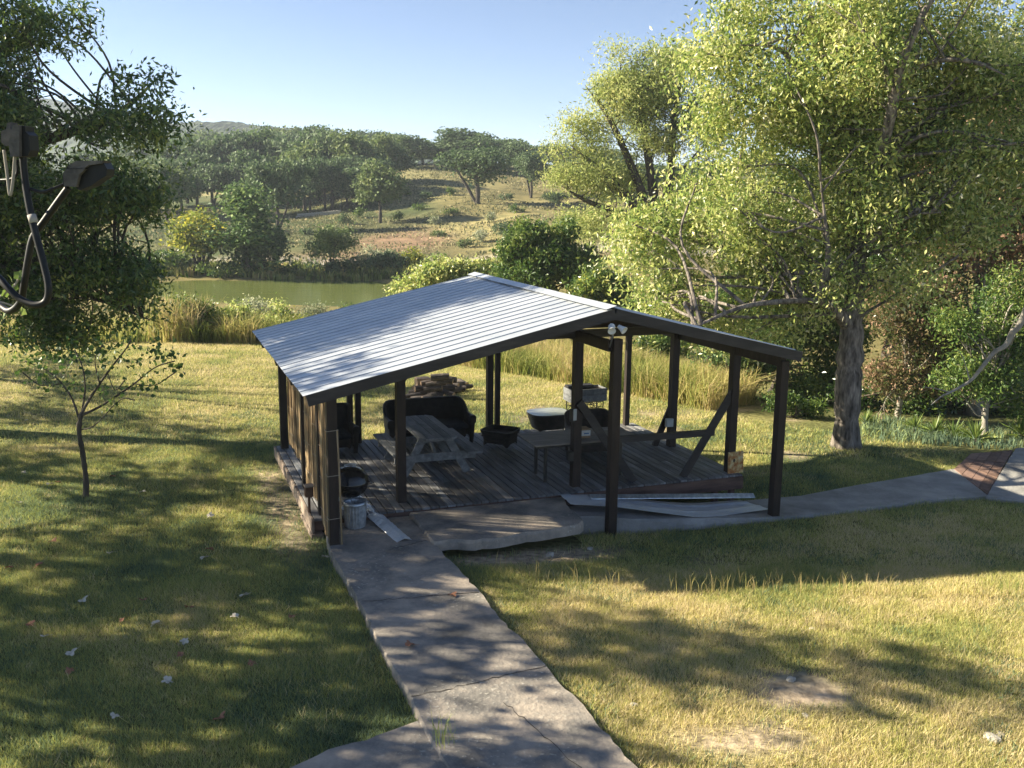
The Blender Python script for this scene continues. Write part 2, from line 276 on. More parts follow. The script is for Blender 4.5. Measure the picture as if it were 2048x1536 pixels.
def zone(x, y):                         # straw amount, soil amount
    b, a = inv(np.stack([x, y], -1))
    n1 = fbm(x, y, 2.2, 1); n2 = fbm(x, y, .6, 2); n3 = fbm(x, y, 5., 3)
    straw = .46+.8*(n1-.5)+.7*(n2-.5)
    right_fg = sstep(-.5, 1.5, b)*sstep(-1.0, -3.2, a); straw += .42*right_fg
    straw += .26*sstep(17, 25, y)+.1*sstep(30, 36, y)-.2*sstep(.4, 0, b)*sstep(-3, -1.1, b)*sstep(22, 14, y)
    straw -= .12*sstep(6.5, 7.5, b)*sstep(-.6, .2, a)*sstep(30, 20, y)
    soil = sstep(.66, .78, fbm(x, y, 1.1, 8)*.6+n3*.4)*.8
    soil = np.maximum(soil, sstep(.75, .15, np.hypot((b-1.9)/1.6, (a+1.75)/.45)-.45)*.9)
    soil = np.maximum(soil, sstep(.5, .05, np.abs(b+1.45))*sstep(-2, 0, a)*sstep(5, 3.5, a)*.75)
    e = G(1600, 1385, -.19); soil = np.maximum(soil, sstep(1.3, .3, np.hypot((x-e[0])/.8, (y-e[1])/.5)+.8*(n2-.5))*1.)
    e = G(1500, 1480, -.19); soil = np.maximum(soil, sstep(1.3, .3, np.hypot((x-e[0])/1., (y-e[1])/.35)+.8*(n2-.5))*.8)
    return np.clip(straw, 0, 1), np.clip(soil, 0, 1)
def axis(a, b, st, lo, hi, g=1.09):
    c = list(np.arange(a, b+1e-6, st)); s_ = st
    while c[-1] < hi: s_ *= g; c.append(c[-1]+s_)
    s_ = st; d = [c[0]]
    while d[-1] > lo: s_ *= g; d.append(d[-1]-s_)
    return np.array(d[:0:-1]+c)
gx = axis(-14, 14, .28, -2500, 2500, 1.075); gy = axis(7, 30, .28, -150, 3000, 1.06)
X, Y = np.meshgrid(gx, gy); Z = tz(X, Y)
ny, nx = X.shape; idx = np.arange(ny*nx).reshape(ny, nx)
Fq = np.stack([idx[:-1, :-1], idx[:-1, 1:], idx[1:, 1:], idx[1:, :-1]], -1).reshape(-1, 4)
gme = np_mesh('ground', np.stack([X, Y, Z], -1).reshape(-1, 3), Fq, smooth=True)
st_, so_ = zone(X, Y)
col = np.zeros((ny, nx, 4)); col[..., 3] = 1
g1 = np.array([.06, .085, .03]); g2 = np.array([.3, .27, .11]); g3 = np.array([.42, .33, .25])
c_ = g1+(g2-g1)*st_[..., None]*.8; c_ = c_+(g3-c_)*so_[..., None]
# hillside
far = sstep(86, 92, Y)
straw_h = sstep(.35, .65, fbm(X, Y, 16, 12))
ch = np.array([.085, .11, .045])+(np.array([.34, .30, .15])-np.array([.085, .11, .045]))*straw_h[..., None]
kx = X/Y
mk = sstep(-.1, -.06, kx); ch = ch*(1-mk[..., None])+mk[..., None]*(np.array([.32, .28, .13])*(.55+.45*straw_h[..., None]))
def ell(u, v, y, ru, rv, k=1.):
    P = D(u, v, y); return sstep(1.25, .6, np.hypot((X-P[0])/ru, (Y-P[1])/rv)+.5*(fbm(X, Y, 6, 14)-.5))*k
for e in [ell(800, 482, 114, 7, 10), ell(700, 515, 99, 9, 3.5), ell(760, 455, 128, 6, 8, .7), ell(1250, 500, 95, 9, 4, .6)]:
    ch = ch+(np.array([.3, .2, .13])-ch)*e[..., None]
for e in [ell(660, 460, 130, 13, 16, .8), ell(380, 450, 128, 10, 18, .8), ell(620, 400, 165, 30, 12, .6)]:  # shaded parts of the slope, painted into the ground as darker green
    ch = ch+(np.array([.05, .075, .03])-ch)*e[..., None]
road = sstep(1.6, .9, np.abs(Y-97.2+.02*X)); ch = ch+(np.array([.42, .38, .33])-ch)*road[..., None]
c_ = c_*(1-far[..., None])+ch*far[..., None]
bank = sstep(33, 38, Y)*(1-far); c_ = c_*(1-bank[..., None])+np.array([.2, .17, .07])*bank[..., None]
vf = sstep(210, 260, np.hypot(X, Y)); c_ = c_*(1-vf[..., None])+np.array([.045, .07, .035])*vf[..., None]
col[..., :3] = c_
ca = gme.color_attributes.new('col', 'FLOAT_COLOR', 'POINT'); ca.data.foreach_set('color', col.reshape(-1).astype(np.float32))
mg = bpy.data.materials.new('ground_soil'); mg.use_nodes = True; n = mg.node_tree; b = n.nodes['Principled BSDF']; b.inputs['Roughness'].default_value = .95; b.inputs['Specular IOR Level'].default_value = .1
at = n.nodes.new('ShaderNodeAttribute'); at.attribute_name = 'col'; tc = n.nodes.new('ShaderNodeTexCoord')
n1 = n.nodes.new('ShaderNodeTexNoise'); n1.inputs['Scale'].default_value = 9; n1.inputs['Detail'].default_value = 6; n.links.new(tc.outputs['Object'], n1.inputs['Vector'])
n2 = n.nodes.new('ShaderNodeTexNoise'); n2.inputs['Scale'].default_value = .5; n2.inputs['Detail'].default_value = 6; n.links.new(tc.outputs['Object'], n2.inputs['Vector'])
r1 = ramp(n, [(.3, (.55, .55, .55)), (.7, (1.35, 1.35, 1.35))]); n.links.new(n1.outputs['Fac'], r1.inputs[0])
r2 = ramp(n, [(.35, (.6, .65, .6)), (.65, (1.25, 1.2, 1.15))]); n.links.new(n2.outputs['Fac'], r2.inputs[0])
m1 = n.nodes.new('ShaderNodeMix'); m1.data_type = 'RGBA'; m1.blend_type = 'MULTIPLY'; m1.inputs[0].default_value = 1; n.links.new(at.outputs['Color'], m1.inputs[6]); n.links.new(r1.outputs[0], m1.inputs[7])
m2 = n.nodes.new('ShaderNodeMix'); m2.data_type = 'RGBA'; m2.blend_type = 'MULTIPLY'; m2.inputs[0].default_value = .8; n.links.new(m1.outputs[2], m2.inputs[6]); n.links.new(r2.outputs[0], m2.inputs[7])
n.links.new(m2.outputs[2], b.inputs['Base Color'])
bp = n.nodes.new('ShaderNodeBump'); bp.inputs['Strength'].default_value = .6; bp.inputs['Distance'].default_value = .05; n.links.new(n1.outputs['Fac'], bp.inputs['Height']); n.links.new(bp.outputs[0], b.inputs['Normal'])
gob = link_mesh('ground', gme, mg); gob['kind'] = 'structure'
# pond
wm = bpy.data.materials.new('pond_water'); wm.use_nodes = True; n = wm.node_tree; b = n.nodes['Principled BSDF']
b.inputs['Base Color'].default_value = (.13, .155, .045, 1); b.inputs['Roughness'].default_value = .12; b.inputs['Specular IOR Level'].default_value = .3; b.inputs['IOR'].default_value = 1.33
tc = n.nodes.new('ShaderNodeTexCoord'); mp = n.nodes.new('ShaderNodeMapping'); mp.inputs['Scale'].default_value = (.25, 1.6, 1); n.links.new(tc.outputs['Object'], mp.inputs[0])
no = n.nodes.new('ShaderNodeTexNoise'); no.inputs['Scale'].default_value = 1.2; no.inputs['Detail'].default_value = 3; n.links.new(mp.outputs[0], no.inputs['Vector'])
bp = n.nodes.new('ShaderNodeBump'); bp.inputs['Strength'].default_value = .25; bp.inputs['Distance'].default_value = .1; n.links.new(no.outputs['Fac'], bp.inputs['Height']); n.links.new(bp.outputs[0], b.inputs['Normal'])
wt = MB(); wt.add([(-90, 56, -2.6), (2, 56, -2.6), (2, 92, -2.6), (-90, 92, -2.6)], [(0, 1, 2, 3)]); wo = wt.build('water', wm); wo['kind'] = 'structure'
# far wooded hills on the horizon
def hill(name, pts, y, depth, seed):
    r_ = np.random.default_rng(seed); us = np.linspace(pts[0][0], pts[-1][0], 260); vs = np.interp(us, [p[0] for p in pts], [p[1] for p in pts])
    top = np.array([D(u, v, y) for u, v in zip(us, vs)]); V = []; nr = 26
    for j in range(nr):
        t = j/(nr-1); zz = -5+(top[:, 2]+5)*math.sin(t*PI*.5)**.8 if j < nr-1 else top[:, 2]
        yy = y-depth*(1-t); xx = top[:, 0]*(yy/y*.25+.75)
        bump = (fbm(us, us*0+j*9, 14, seed, 3)-.5)*3+(r_.random(len(us))-.5)*1.2
        V.append(np.stack([xx, np.full(len(us), yy), zz+bump*min(1, t*3)], -1))
    yy = y+depth; V.append(np.stack([top[:, 0], np.full(len(us), yy), np.full(len(us), -5.)], -1))
    V = np.array(V); k = V.shape[0]; ii = np.arange(k*260).reshape(k, 260)
    me = np_mesh(name, V.reshape(-1, 3), np.stack([ii[:-1, :-1], ii[:-1, 1:], ii[1:, 1:], ii[1:, :-1]], -1).reshape(-1, 4))
    o = link_mesh(name, me, mat(name+'_scrub', [(.35, (.035, .065, .03)), (.6, (.08, .12, .05)), (.8, (.15, .16, .08))], .05, 1., detail=8)); o['kind'] = 'structure'
hill('hills', [(-700, 300), (-200, 230), (60, 202), (120, 203), (200, 222), (330, 246), (430, 262), (700, 300)], 950, 330, 1)
hill('hills', [(250, 320), (340, 262), (400, 249), (450, 247), (520, 253), (640, 268), (760, 290), (900, 310)], 700, 220, 2)
# ------------------------------------------------------------------ paving
def noisy_poly(pts, amp, seed, step=.12):
    r_ = np.random.default_rng(seed); out = []
    for i in range(len(pts)):
        p = np.array(pts[i][:2]); q = np.array(pts[(i+1) % len(pts)][:2]); k = max(1, int(np.linalg.norm(q-p)/step)); nrm = np.array([q[1]-p[1], p[0]-q[0]])/(np.linalg.norm(q-p)+1e-9)
        am = pts[i][2] if len(pts[i]) > 2 else amp
        for j in range(k):
            t = j/k; x, y = p+(q-p)*t; o = (fbm(x, y, .5, seed)-.5)*am*2+(r_.random()-.5)*am*.7
            out.append((p+(q-p)*t+nrm*o) if 0 < j else p)
    return out
def slab(name, pts, z1, z0, amp, seed, mt, label=None):
    P = noisy_poly(pts, amp, seed); n_ = len(P); c_ = np.mean(P, 0)
    mb = MB(); top = [(p[0], p[1]) for p in P]
    zz = z1 if callable(z1) else (lambda x, y: z1)
    v = []
    r_ = np.random.default_rng(seed+5)
    for p in P: v.append((p[0], p[1], z0))
    for p in P: v.append((p[0]+(r_.random()-.5)*.02, p[1]+(r_.random()-.5)*.02, zz(*p)-.03-.02*r_.random()))
    for p in P:
        q = np.array(p); d = (c_-q); d = d/np.linalg.norm(d)*.02; v.append((q[0]+d[0], q[1]+d[1], zz(*q)))
    f = [(l*n_+i, l*n_+(i+1) % n_, (l+1)*n_+(i+1) % n_, (l+1)*n_+i) for l in range(2) for i in range(n_)]
    f.append(tuple(range(2*n_, 3*n_))); mb.add(v, f); o = mb.build(name, mt); o['kind'] = 'structure'
    return o, P
def ba(*q): return [tuple(S(b, a)[:2])+tuple(r_) for b, a, *r_ in q]
walk, Pwalk = slab('walkway', ba((-1.07, -12, .02), (.62, -12, .05), (.5, -5, .05), (.40, -1.45, .03), (.36, -.02, 0), (-.98, -.02, .0), (-1.09, -.93, .03)), -.10, -.6, .03, 21, M['concrete'])
p2 = [G(520, 1568, -.16)[:2], G(200, 1800, -.16)[:2], G(900, 1900, -.16)[:2], G(905, 1500, -.16)[:2], G(846, 1441, -.16)[:2], G(779, 1465, -.16)[:2], G(733, 1483, -.16)[:2], G(657, 1501, -.16)[:2], G(588, 1534, -.16)[:2]]
side, Pside = slab('path', [tuple(p) for p in p2], -.135, -.5, .02, 22, M['concrete'])
slb, Pslab = slab('pavement', ba((.365, -1.45, .10), (1.2, -1.6, .10), (2.55, -1.46, .10), (2.86, -1.3, .08), (2.9, -.7, .04), (3.05, -.03, 0), (.365, -.03, 0)), -.05, -.21, .04, 23, M['concrete'])
pathn = [(2.95, -.78), (4.0, -1.02), (5.1, -1.2), (6.97, -1.36), (8.4, -1.38), (9.68, -1.38), (10.98, -1.53), (12.1, -.9), (11.85, .12), (10.29, -.06), (9., -.2), (7.69, -.38), (6.3, -.3), (5, -.28), (3.05, -.25)]
cpath, Pcp = slab('path', ba(*[(b, a, .015) for b, a in pathn]), lambda x, y: float(-.40+.24*sstep(5.2, 3.0, inv((x, y))[0])), -.8, .015, 24, M['concrete_pale'])
rs = [G(1972, 993, -.385), G(2080, 1006, -.385), G(2400, 1010, -.385), G(2400, 880, -.385), G(2030, 897, -.385)]
rsl, Prs = slab('pavement', [tuple(p[:2]) for p in rs], -.372, -.8, .015, 25, M['concrete_pale'])
# red pavers between the path and the pale slab
mb = MB(); c0, c1, c2, c3 = [G(*q, -.39)[:2] for q in ((1908, 938), (1975, 990), (2026, 900), (1942, 908))]
for i in range(4):
    for j in range(3):
        q = lambda s, t: c0*(1-s)*(1-t)+c3*(1-s)*t+c1*s*(1-t)+c2*s*t
        s0, s1, t0, t1 = i/4+.006, (i+1)/4-.006, j/3+.008, (j+1)/3-.008
        p = [q(s0, t0), q(s1, t0), q(s1, t1), q(s0, t1)]; mb.prism(p, -.6, -.378+random.uniform(-.006, .006))
o = mb.build('paving', M['brick']); o['kind'] = 'structure'
pit = mat('hole_soil', [(.3, (.02, .015, .012)), (.7, (.1, .07, .05))], 30, 1)
for (u, v, r_) in ((850, 1383, .055), (776, 1261, .05)):
    P = G(u, v, -.12); mb = MB(); mb.lathe([(r_*1.35, .004), (r_*1.1, .012), (r_, .008), (r_*.9, .0045), (.001, .0045)], 18, wob=lambda a, z: .006*math.sin(3*a+u)); o = mb.build('post_hole', pit); o.location = (P[0], P[1], -.12); o['kind'] = 'structure'
crk = mat('crack_dirt', [(.3, (.02, .017, .014)), (.7, (.06, .05, .04))], 30, 1)
for (b0_, a0_, b1_, a1_, sd_) in ((-1.05, -5.6, .5, -5.45, 1), (-1.06, -3.1, .42, -3.3, 2), (-.3, -1.45, .36, -1.2, 3), (-.2, -6.0, .1, -7.6, 4)):
    r_ = random.Random(sd_); n_ = 22; V = []
    for i in range(n_+1):
        t_ = i/n_; P = S(b0_+(b1_-b0_)*t_+r_.uniform(-.018, .018), a0_+(a1_-a0_)*t_+r_.uniform(-.022, .022), -.0955); wv = .0035+.004*r_.random(); V += [P+AV*wv+BV*wv*.5, P-AV*wv-BV*wv*.5]
    mb = MB(); mb.add(V, [(2*i, 2*i+2, 2*i+3, 2*i+1) for i in range(n_)]); o = mb.build('crack', crk); o['kind'] = 'structure'
# ------------------------------------------------------------------ pavilion
def zl(b): return 2.25+(b+1.42)*1.05/4.68
def zr(b): return 3.30-(b-3.26)*.83/3.49
AF, AB = -1.40, 5.30
pav = thing('pavilion', 'open dark timber pavilion with a ribbed metal gable roof over a weathered wooden deck', 'pavilion', OV, YAW)
# deck boards run front to back
mb = MB(); bw = .1445; k = 0; b_ = -1.15
while b_ < 6.62:
    ab = 4.72-(b_+1.15)*.055; a0 = -.02+random.uniform(-.004, .004); cuts = [a0]
    if random.random() < .75: cuts.append(random.choice([1.22, 1.83, 2.44, 3.05, 3.6])+random.uniform(-.02, .02))
    cuts.append(ab+random.uniform(-.02, .02))
    for c0_, c1_ in zip(cuts[:-1], cuts[1:]): mb.box(b_+.010, b_+bw-.010, c0_+.002, c1_-.002, -.038, random.uniform(-.002, .002), .004)
    b_ += bw
dk = mb.build('deck', M['deck'], pav)
mb = MB(); mb.box(2.8, 6.64, -.062, -.024, -.26, -.03); mb.box(6.6, 6.64, -.02, 4.28, -.26, -.04); mb.box(-1.14, 2.79, -.018, .02, -.2, -.042); mb.build('rim_board', M['rim'], dk)
mb = MB(); mb.box(-1.19, -1.153, -.06, 2.2, -.22, -.004); mb.box(-1.19, -1.153, 2.21, 4.7, -.2, -.004); mb.box(-1.21, -1.02, -.1, 1.0, -.30, -.225); mb.box(-1.15, 6.4, 4.3, 4.34, -.2, -.045); mb.build('side_board', M['rim_side'], dk)
mb = MB()
for a0_ in np.arange(.3, 4.2, .6): mb.box(-1.1, 6.5, a0_, a0_+.04, -.22, -.045, .002)
for b0 in (4.1, 4.35, 6.1, 6.45): mb.box(b0, b0+.09, .05, .14, -.8, -.1)
mb.build('joist', M['rim'], dk)
PW = .145
def post(b, a, z0, z1, w_=PW, lean=(0, 0)):
    mb = MB(); mb.beam((b, a, z0), (b+lean[0], a+lean[1], z1), w_, w_, up=(0, 1, 0)); return mb.build('post', M['stain'], pav)
posts = [(-1.0, -.91, -.13, 2.22), (3.5, -.98, -.6, 2.77), (6.52, -1.18, -.6, 2.30), (.35, .42, 0, 2.52), (3.42, .29, 0, 2.58), (6.5, .2, 0, 2.34),
         (-.97, .2, 0, 2.2), (-.99, 1.72, 0, 2.2), (-1.0, 4.5, 0, 2.2), (6.42, 2.2, 0, 2.34)]
for q in posts: post(*q)
for q in ((.30, 4.42, 0, 2.5, .11), (.47, 4.44, 0, 2.5, .11), (3.24, 4.3, 0, 2.6, .13), (3.42, 4.32, 0, 2.6, .1), (6.40, 4.15, 0, 2.34, .11)): post(*q)
def tim(name, p0, p1, w_, h_, mt='stain', up=(0, 0, 1)):
    mb = MB(); mb.beam(p0, p1, w_, h_, up); return mb.build(name, M[mt], pav)
tim('beam', (-1.0, -.95, 2.14), (-1.0, 4.7, 2.14), .09, .15); tim('beam', (3.39, -.98, 2.66), (3.39, 4.45, 2.66), .07, .18)
tim('beam', (6.50, -1.2, 2.29), (6.50, 4.3, 2.29), .12, .17)
tim('tie_beam', (.9, .3, 2.68), (5.6, .3, 2.68), .05, .14, 'stain_h'); tim('tie_beam', (1.2, 4.3, 2.68), (5.4, 4.3, 2.68), .05, .14)
TH = .095
for a in (AF+.025, .38, 2.2, 4.25, AB-.03):
    h_ = .16 if a == AF+.025 else .15; dz = (.008 if a == AF+.025 else .05)+h_/2; mt = 'stain_h'
    tim('rafter' if a > -1 else 'fascia', (-1.40, a, zl(-1.40)-dz), (3.26, a, 3.3-dz), .045, h_, mt); tim('rafter' if a > -1 else 'fascia', (3.262, a, 3.3-dz), (6.72, a, zr(6.72)-dz), .045, h_, mt)
mb = MB()
for b in np.linspace(-1.32, 3.1, 7): mb.beam((b, AF+.055, zl(b)-.034), (b, AB-.06, zl(b)-.032), .085, .036)
for b in np.linspace(3.45, 6.66, 5): mb.beam((b, AF+.055, zr(b)-.034), (b, AB-.06, zr(b)-.032), .085, .036)
mb.build('purlin', M['stain'], pav)
mb = MB(); mb.add([(1.7, .37, 2.76), (3.26, .37, 3.13), (5.1, .37, 2.76), (1.7, .35, 2.76), (3.26, .35, 3.13), (5.1, .35, 2.76)], [(0, 1, 2), (5, 4, 3), (0, 3, 4, 1), (1, 4, 5, 2), (2, 5, 3, 0)]); mb.build('gable_board', M['stain'], pav)
# ribbed roof sheets
def roofsheet(name, b0, b1, zf):
    prof = []; a = AF
    while a < AB-.02:
        prof += [(a, 0), (a+.262, 0), (a+.268, .014), (a+.286, .014), (a+.290, 0)]; a += .305
    prof = [p for p in prof if p[0] <= AB]+[(AB, 0)]
    nb = 14; V = []
    for i in range(nb):
        b = b0+(b1-b0)*i/(nb-1)
        for a, hh in prof: V.append((b, a, zf(b)+hh+.004*math.sin(a*2.3+b*1.7)))
    m_ = len(prof); ii = np.arange(nb*m_).reshape(nb, m_); F_ = np.stack([ii[:-1, :-1], ii[1:, :-1], ii[1:, 1:], ii[:-1, 1:]], -1).reshape(-1, 4)
    if b1 < b0: F_ = F_[:, ::-1]
    me = np_mesh(name, V, F_); o = link_mesh(name, me, M['metalroof'], pav); md = o.modifiers.new('t', 'SOLIDIFY'); md.thickness = .002; md.offset = -1; return o
roofsheet('roof_sheet', -1.46, 3.2, zl); roofsheet('roof_sheet', 3.32, 6.78, zr)
mb = MB()
for k in range(3):
    a0 = AF-.02+k*2.26; a1 = a0+2.26-.004+(.02 if k == 2 else 0); dz = .034+.002*(k % 2)
    mb.add([(3.26-.17, a0, zl(3.09)+dz), (3.26, a0, 3.3+dz+.012), (3.26+.17, a0, zr(3.43)+dz), (3.09, a1, zl(3.09)+dz), (3.26, a1, 3.3+dz+.012), (3.43, a1, zr(3.43)+dz)], [(0, 1, 4, 3), (1, 2, 5, 4)])
mb.build('ridge_cap', M['metalroof'], pav, solid=.003)
# braces, rail
tim('brace', (6.47, .17, 1.52), (5.50, .17, .0), .14, .045, 'stain_h', (0, 1, 0)); tim('brace', (3.42, .19, 1.52), (4.52, .19, .0), .14, .045, 'stain_h', (0, 1, 0))
tim('rail', (4.05, .2, .80), (6.12, .2, .78), .09, .11, 'stain_h'); tim('brace', (6.42, 2.3, .75), (6.1, 2.3, .0), .12, .05, 'stain', (0, 1, 0))
tim('brace', (.35, .46, 2.0), (.95, .46, 2.6), .12, .045, 'stain', (0, 1, 0))
fb = thing_light = bpy.data.objects.new('floodlight', None); C.objects.link(fb); fb.parent = pav; fb.location = (3.17, AF-.03, 3.03)
mb = MB(); mb.lathe([(.001, 0), (.05, 0), (.055, .01), (.055, .03), (.04, .045), (.001, .045)], 20); o = mb.build('mount', M['white'], fb, True); o.rotation_euler = (R(90), 0, 0)
for sx, rz in ((-.02, -.3), (.11, .5)):
    mb = MB(); mb.lathe([(.001, 0), (.028, 0), (.035, .03), (.04, .06), (.058, .11), (.062, .125), (.05, .12), (.045, .11), (.001, .105)], 20); o = mb.build('lamp_head', M['white'], fb, True); o.location = (sx, -.03, .01); o.rotation_euler = (R(118), 0, rz)
mb = MB(); mb.tube([(.02, -.03, -.04), (.04, 0, -.1), (.16, .34, -.37)], .012, 8); mb.build('conduit', M['galv'], fb, True)
def ebox(b, a, z, sx, sy, sz, mt='black'):
    mb = MB(); mb.box(-sx/2, sx/2, -sy/2, sy/2, -sz/2, sz/2, .008); o = mb.build('electric_box', M[mt], pav); o.location = (b, a, z); return o
ebox(3.32, .26, 1.28, .06, .1, .22); mb = MB(); mb.box(-.03, .03, -.006, 0, -.1, .1); cv = mb.build('cover', M['grey_plastic'], pav); cv.location = (3.35, .2, 1.3)
ebox(3.3, .26, .56, .1, .1, .17); ebox(6.3, 2.1, .52, .15, .08, .17, 'grey_plastic')
mb = MB(); mb.box(-1.03, -.89, .1, .125, .12, .62); mb.build('panel', M['stain'], pav)
for z in (.3, .95, 1.62):        # rope ties round the front corner post
    mb = MB(); q = .085; mb.tube([(-1-q, -.91-q, z), (-1+q, -.91-q, z+.01), (-1+q, -.91+q, z), (-1-q, -.91+q, z-.01), (-1-q, -.91-q, z)], .0045, 6); mb.build('rope', M['rope'], pav)
# ------------------------------------------------------------------ bamboo blinds
def cane(name, label, b, a0, a1, z0, z1, seed, sag=0.):
    r_ = random.Random(seed); t = thing(name, label, 'blind', S(b, (a0+a1)/2, z0), YAW, 'bamboo blinds tied along the left side of the pavilion'); n_ = int(abs(a1-a0)/.017)
    mb = MB(); L_ = a1-a0
    for i in range(n_):
        if r_.random() < .16: continue
        y = -L_/2+L_*i/n_+r_.uniform(-.006, .006); x = .02*math.sin(i*.13+seed)+r_.uniform(-.006, .006); top = z1-z0+r_.uniform(-.04, .02); lean = r_.uniform(-.02, .02)+sag*(i/n_-.5)
        mb.tube([(x, y, r_.uniform(-.02, .03)), (x+r_.uniform(-.015, .015), y+lean*.5, top*.5), (x*.6, y+lean, top)], .008, 5)
    mb.build('cane', M['cane'], t)
    for z in (.25, .75, 1.25): 
        if z < z1-z0: mb = MB(); mb.tube([(.02*math.sin(i*.13+seed)-.012, -L_/2+L_*i/n_, z) for i in range(0, n_+1, 3)], .003, 5); mb.build('cord', M['rope'], t)
cane('bamboo_blind', 'hanging bamboo blind farthest back along the left side of the pavilion', -1.0, 2.25, 3.6, .3, 2.1, 1)
cane('bamboo_blind', 'wide bamboo blind between the two left wall posts, above the small brown box', -1.0, .34, 1.58, .12, 2.1, 2)
cane('bamboo_blind', 'narrow bamboo blind reaching the concrete beside the front left corner post', -1.03, -.78, .06, -.08, 1.98, 3, .1)
mb = MB(); mb.tube([(0, 0, 0), (-.01, 0, 1), (-.03, 0, 1.75)], .014, 8); o = mb.build('bamboo_pole', M['cane'], None, True); o.location = S(-.90, -.98, -.115); o.rotation_euler[2] = YAW; tag(o, 'thin bamboo pole tied upright to the front left corner post', 'pole')
# ------------------------------------------------------------------ picnic table
t = thing('picnic_table', 'weathered grey wooden picnic table with attached benches', 'picnic table', S(1.32, 2.38), YAW)
def planks(name, x0, x1, n_, y0, y1, z0, z1, cut=0.):
    mb = MB(); wd = (x1-x0)/n_
    for i in range(n_):
        xa, xb = x0+i*wd+.004, x0+(i+1)*wd-.004
        if cut and i in (0, n_-1):
            o0 = i == 0; p = [(xa+cut*.9*o0, y0), (xb-cut*.9*(not o0), y0), (xb, y0+cut*(not o0)), (xb, y1-cut*(not o0)), (xb-cut*.9*(not o0), y1), (xa+cut*.9*o0, y1), (xa, y1-cut*o0), (xa, y0+cut*o0)]
            pp = []; [pp.append(q) for q in p if not pp or math.dist(q, pp[-1]) > 1e-4]
            mb.prism(pp, z0, z1)
        else: mb.box(xa, xb, y0, y1, z0, z1)
    return mb.build(name, M['greywood'], t)
planks('tabletop', -.36, .36, 5, -.93, .93, .71, .75, .11)
planks('bench', -.80, -.52, 2, -.92, .92, .41, .45); planks('bench', .52, .80, 2, -.92, .92, .41, .45)
for y in (-.62, .62):
    for s_ in (-1, 1):
        mb = MB(); mb.beam((s_*.22, y, .70), (s_*.60, y, .0), .14, .04, (0, 1, 0)); mb.build('leg', M['greywood'], t)
    s2 = -1 if y < 0 else 1
    mb = MB(); mb.box(-.76, .76, y+s2*.022-.018, y+s2*.022+.018+.002, .26, .405); mb.build('crossbeam', M['greywood'], t)
    mb = MB(); mb.box(-.33, .33, y+s2*.022-.018, y+s2*.022+.02, .62, .705); mb.build('top_rail', M['greywood'], t)
mb = MB(); mb.beam((0, -.6, .33), (0, -.15, .7), .04, .09, (0, 1, 0)); mb.beam((0, .6, .33), (0, .15, .7), .04, .09, (0, 1, 0)); mb.build('brace', M['greywood'], t)
# ------------------------------------------------------------------ wicker furniture
def superr(th, hx, hy, p=5.): return 1/((abs(math.cos(th))/hx)**p+(abs(math.sin(th))/hy)**p)**(1/p)
def wicker_body(name, mt, parent, levels, arch, n_=96, p=5., solid=.018):
    # levels: (z, hx, hy); the lowest ring is lifted into arches between the corner legs
    V = []; 
    for li, (z, hx, hy) in enumerate(levels):
        for k in range(n_):
            th = 2*PI*k/n_; r_ = superr(th, hx, hy, p); x, y = r_*math.cos(th), r_*math.sin(th)
            e = min(1, (1-max(0, min(abs(x)/hx, abs(y)/hy)))*2.6)**.55
            zz = z if z > arch*1.15 else max(z, arch*e*(1-.0*z))
            V.append((x, y, zz))
    ii = np.arange(len(levels)*n_).reshape(len(levels), n_); jj = np.roll(ii, -1, 1)
    me = np_mesh(name, V, np.stack([ii[:-1], jj[:-1], jj[1:], ii[1:]], -1).reshape(-1, 4), smooth=True); o = link_mesh(name, me, M[mt], parent)
    md = o.modifiers.new('t', 'SOLIDIFY'); md.thickness = solid; md.offset = -1; return o
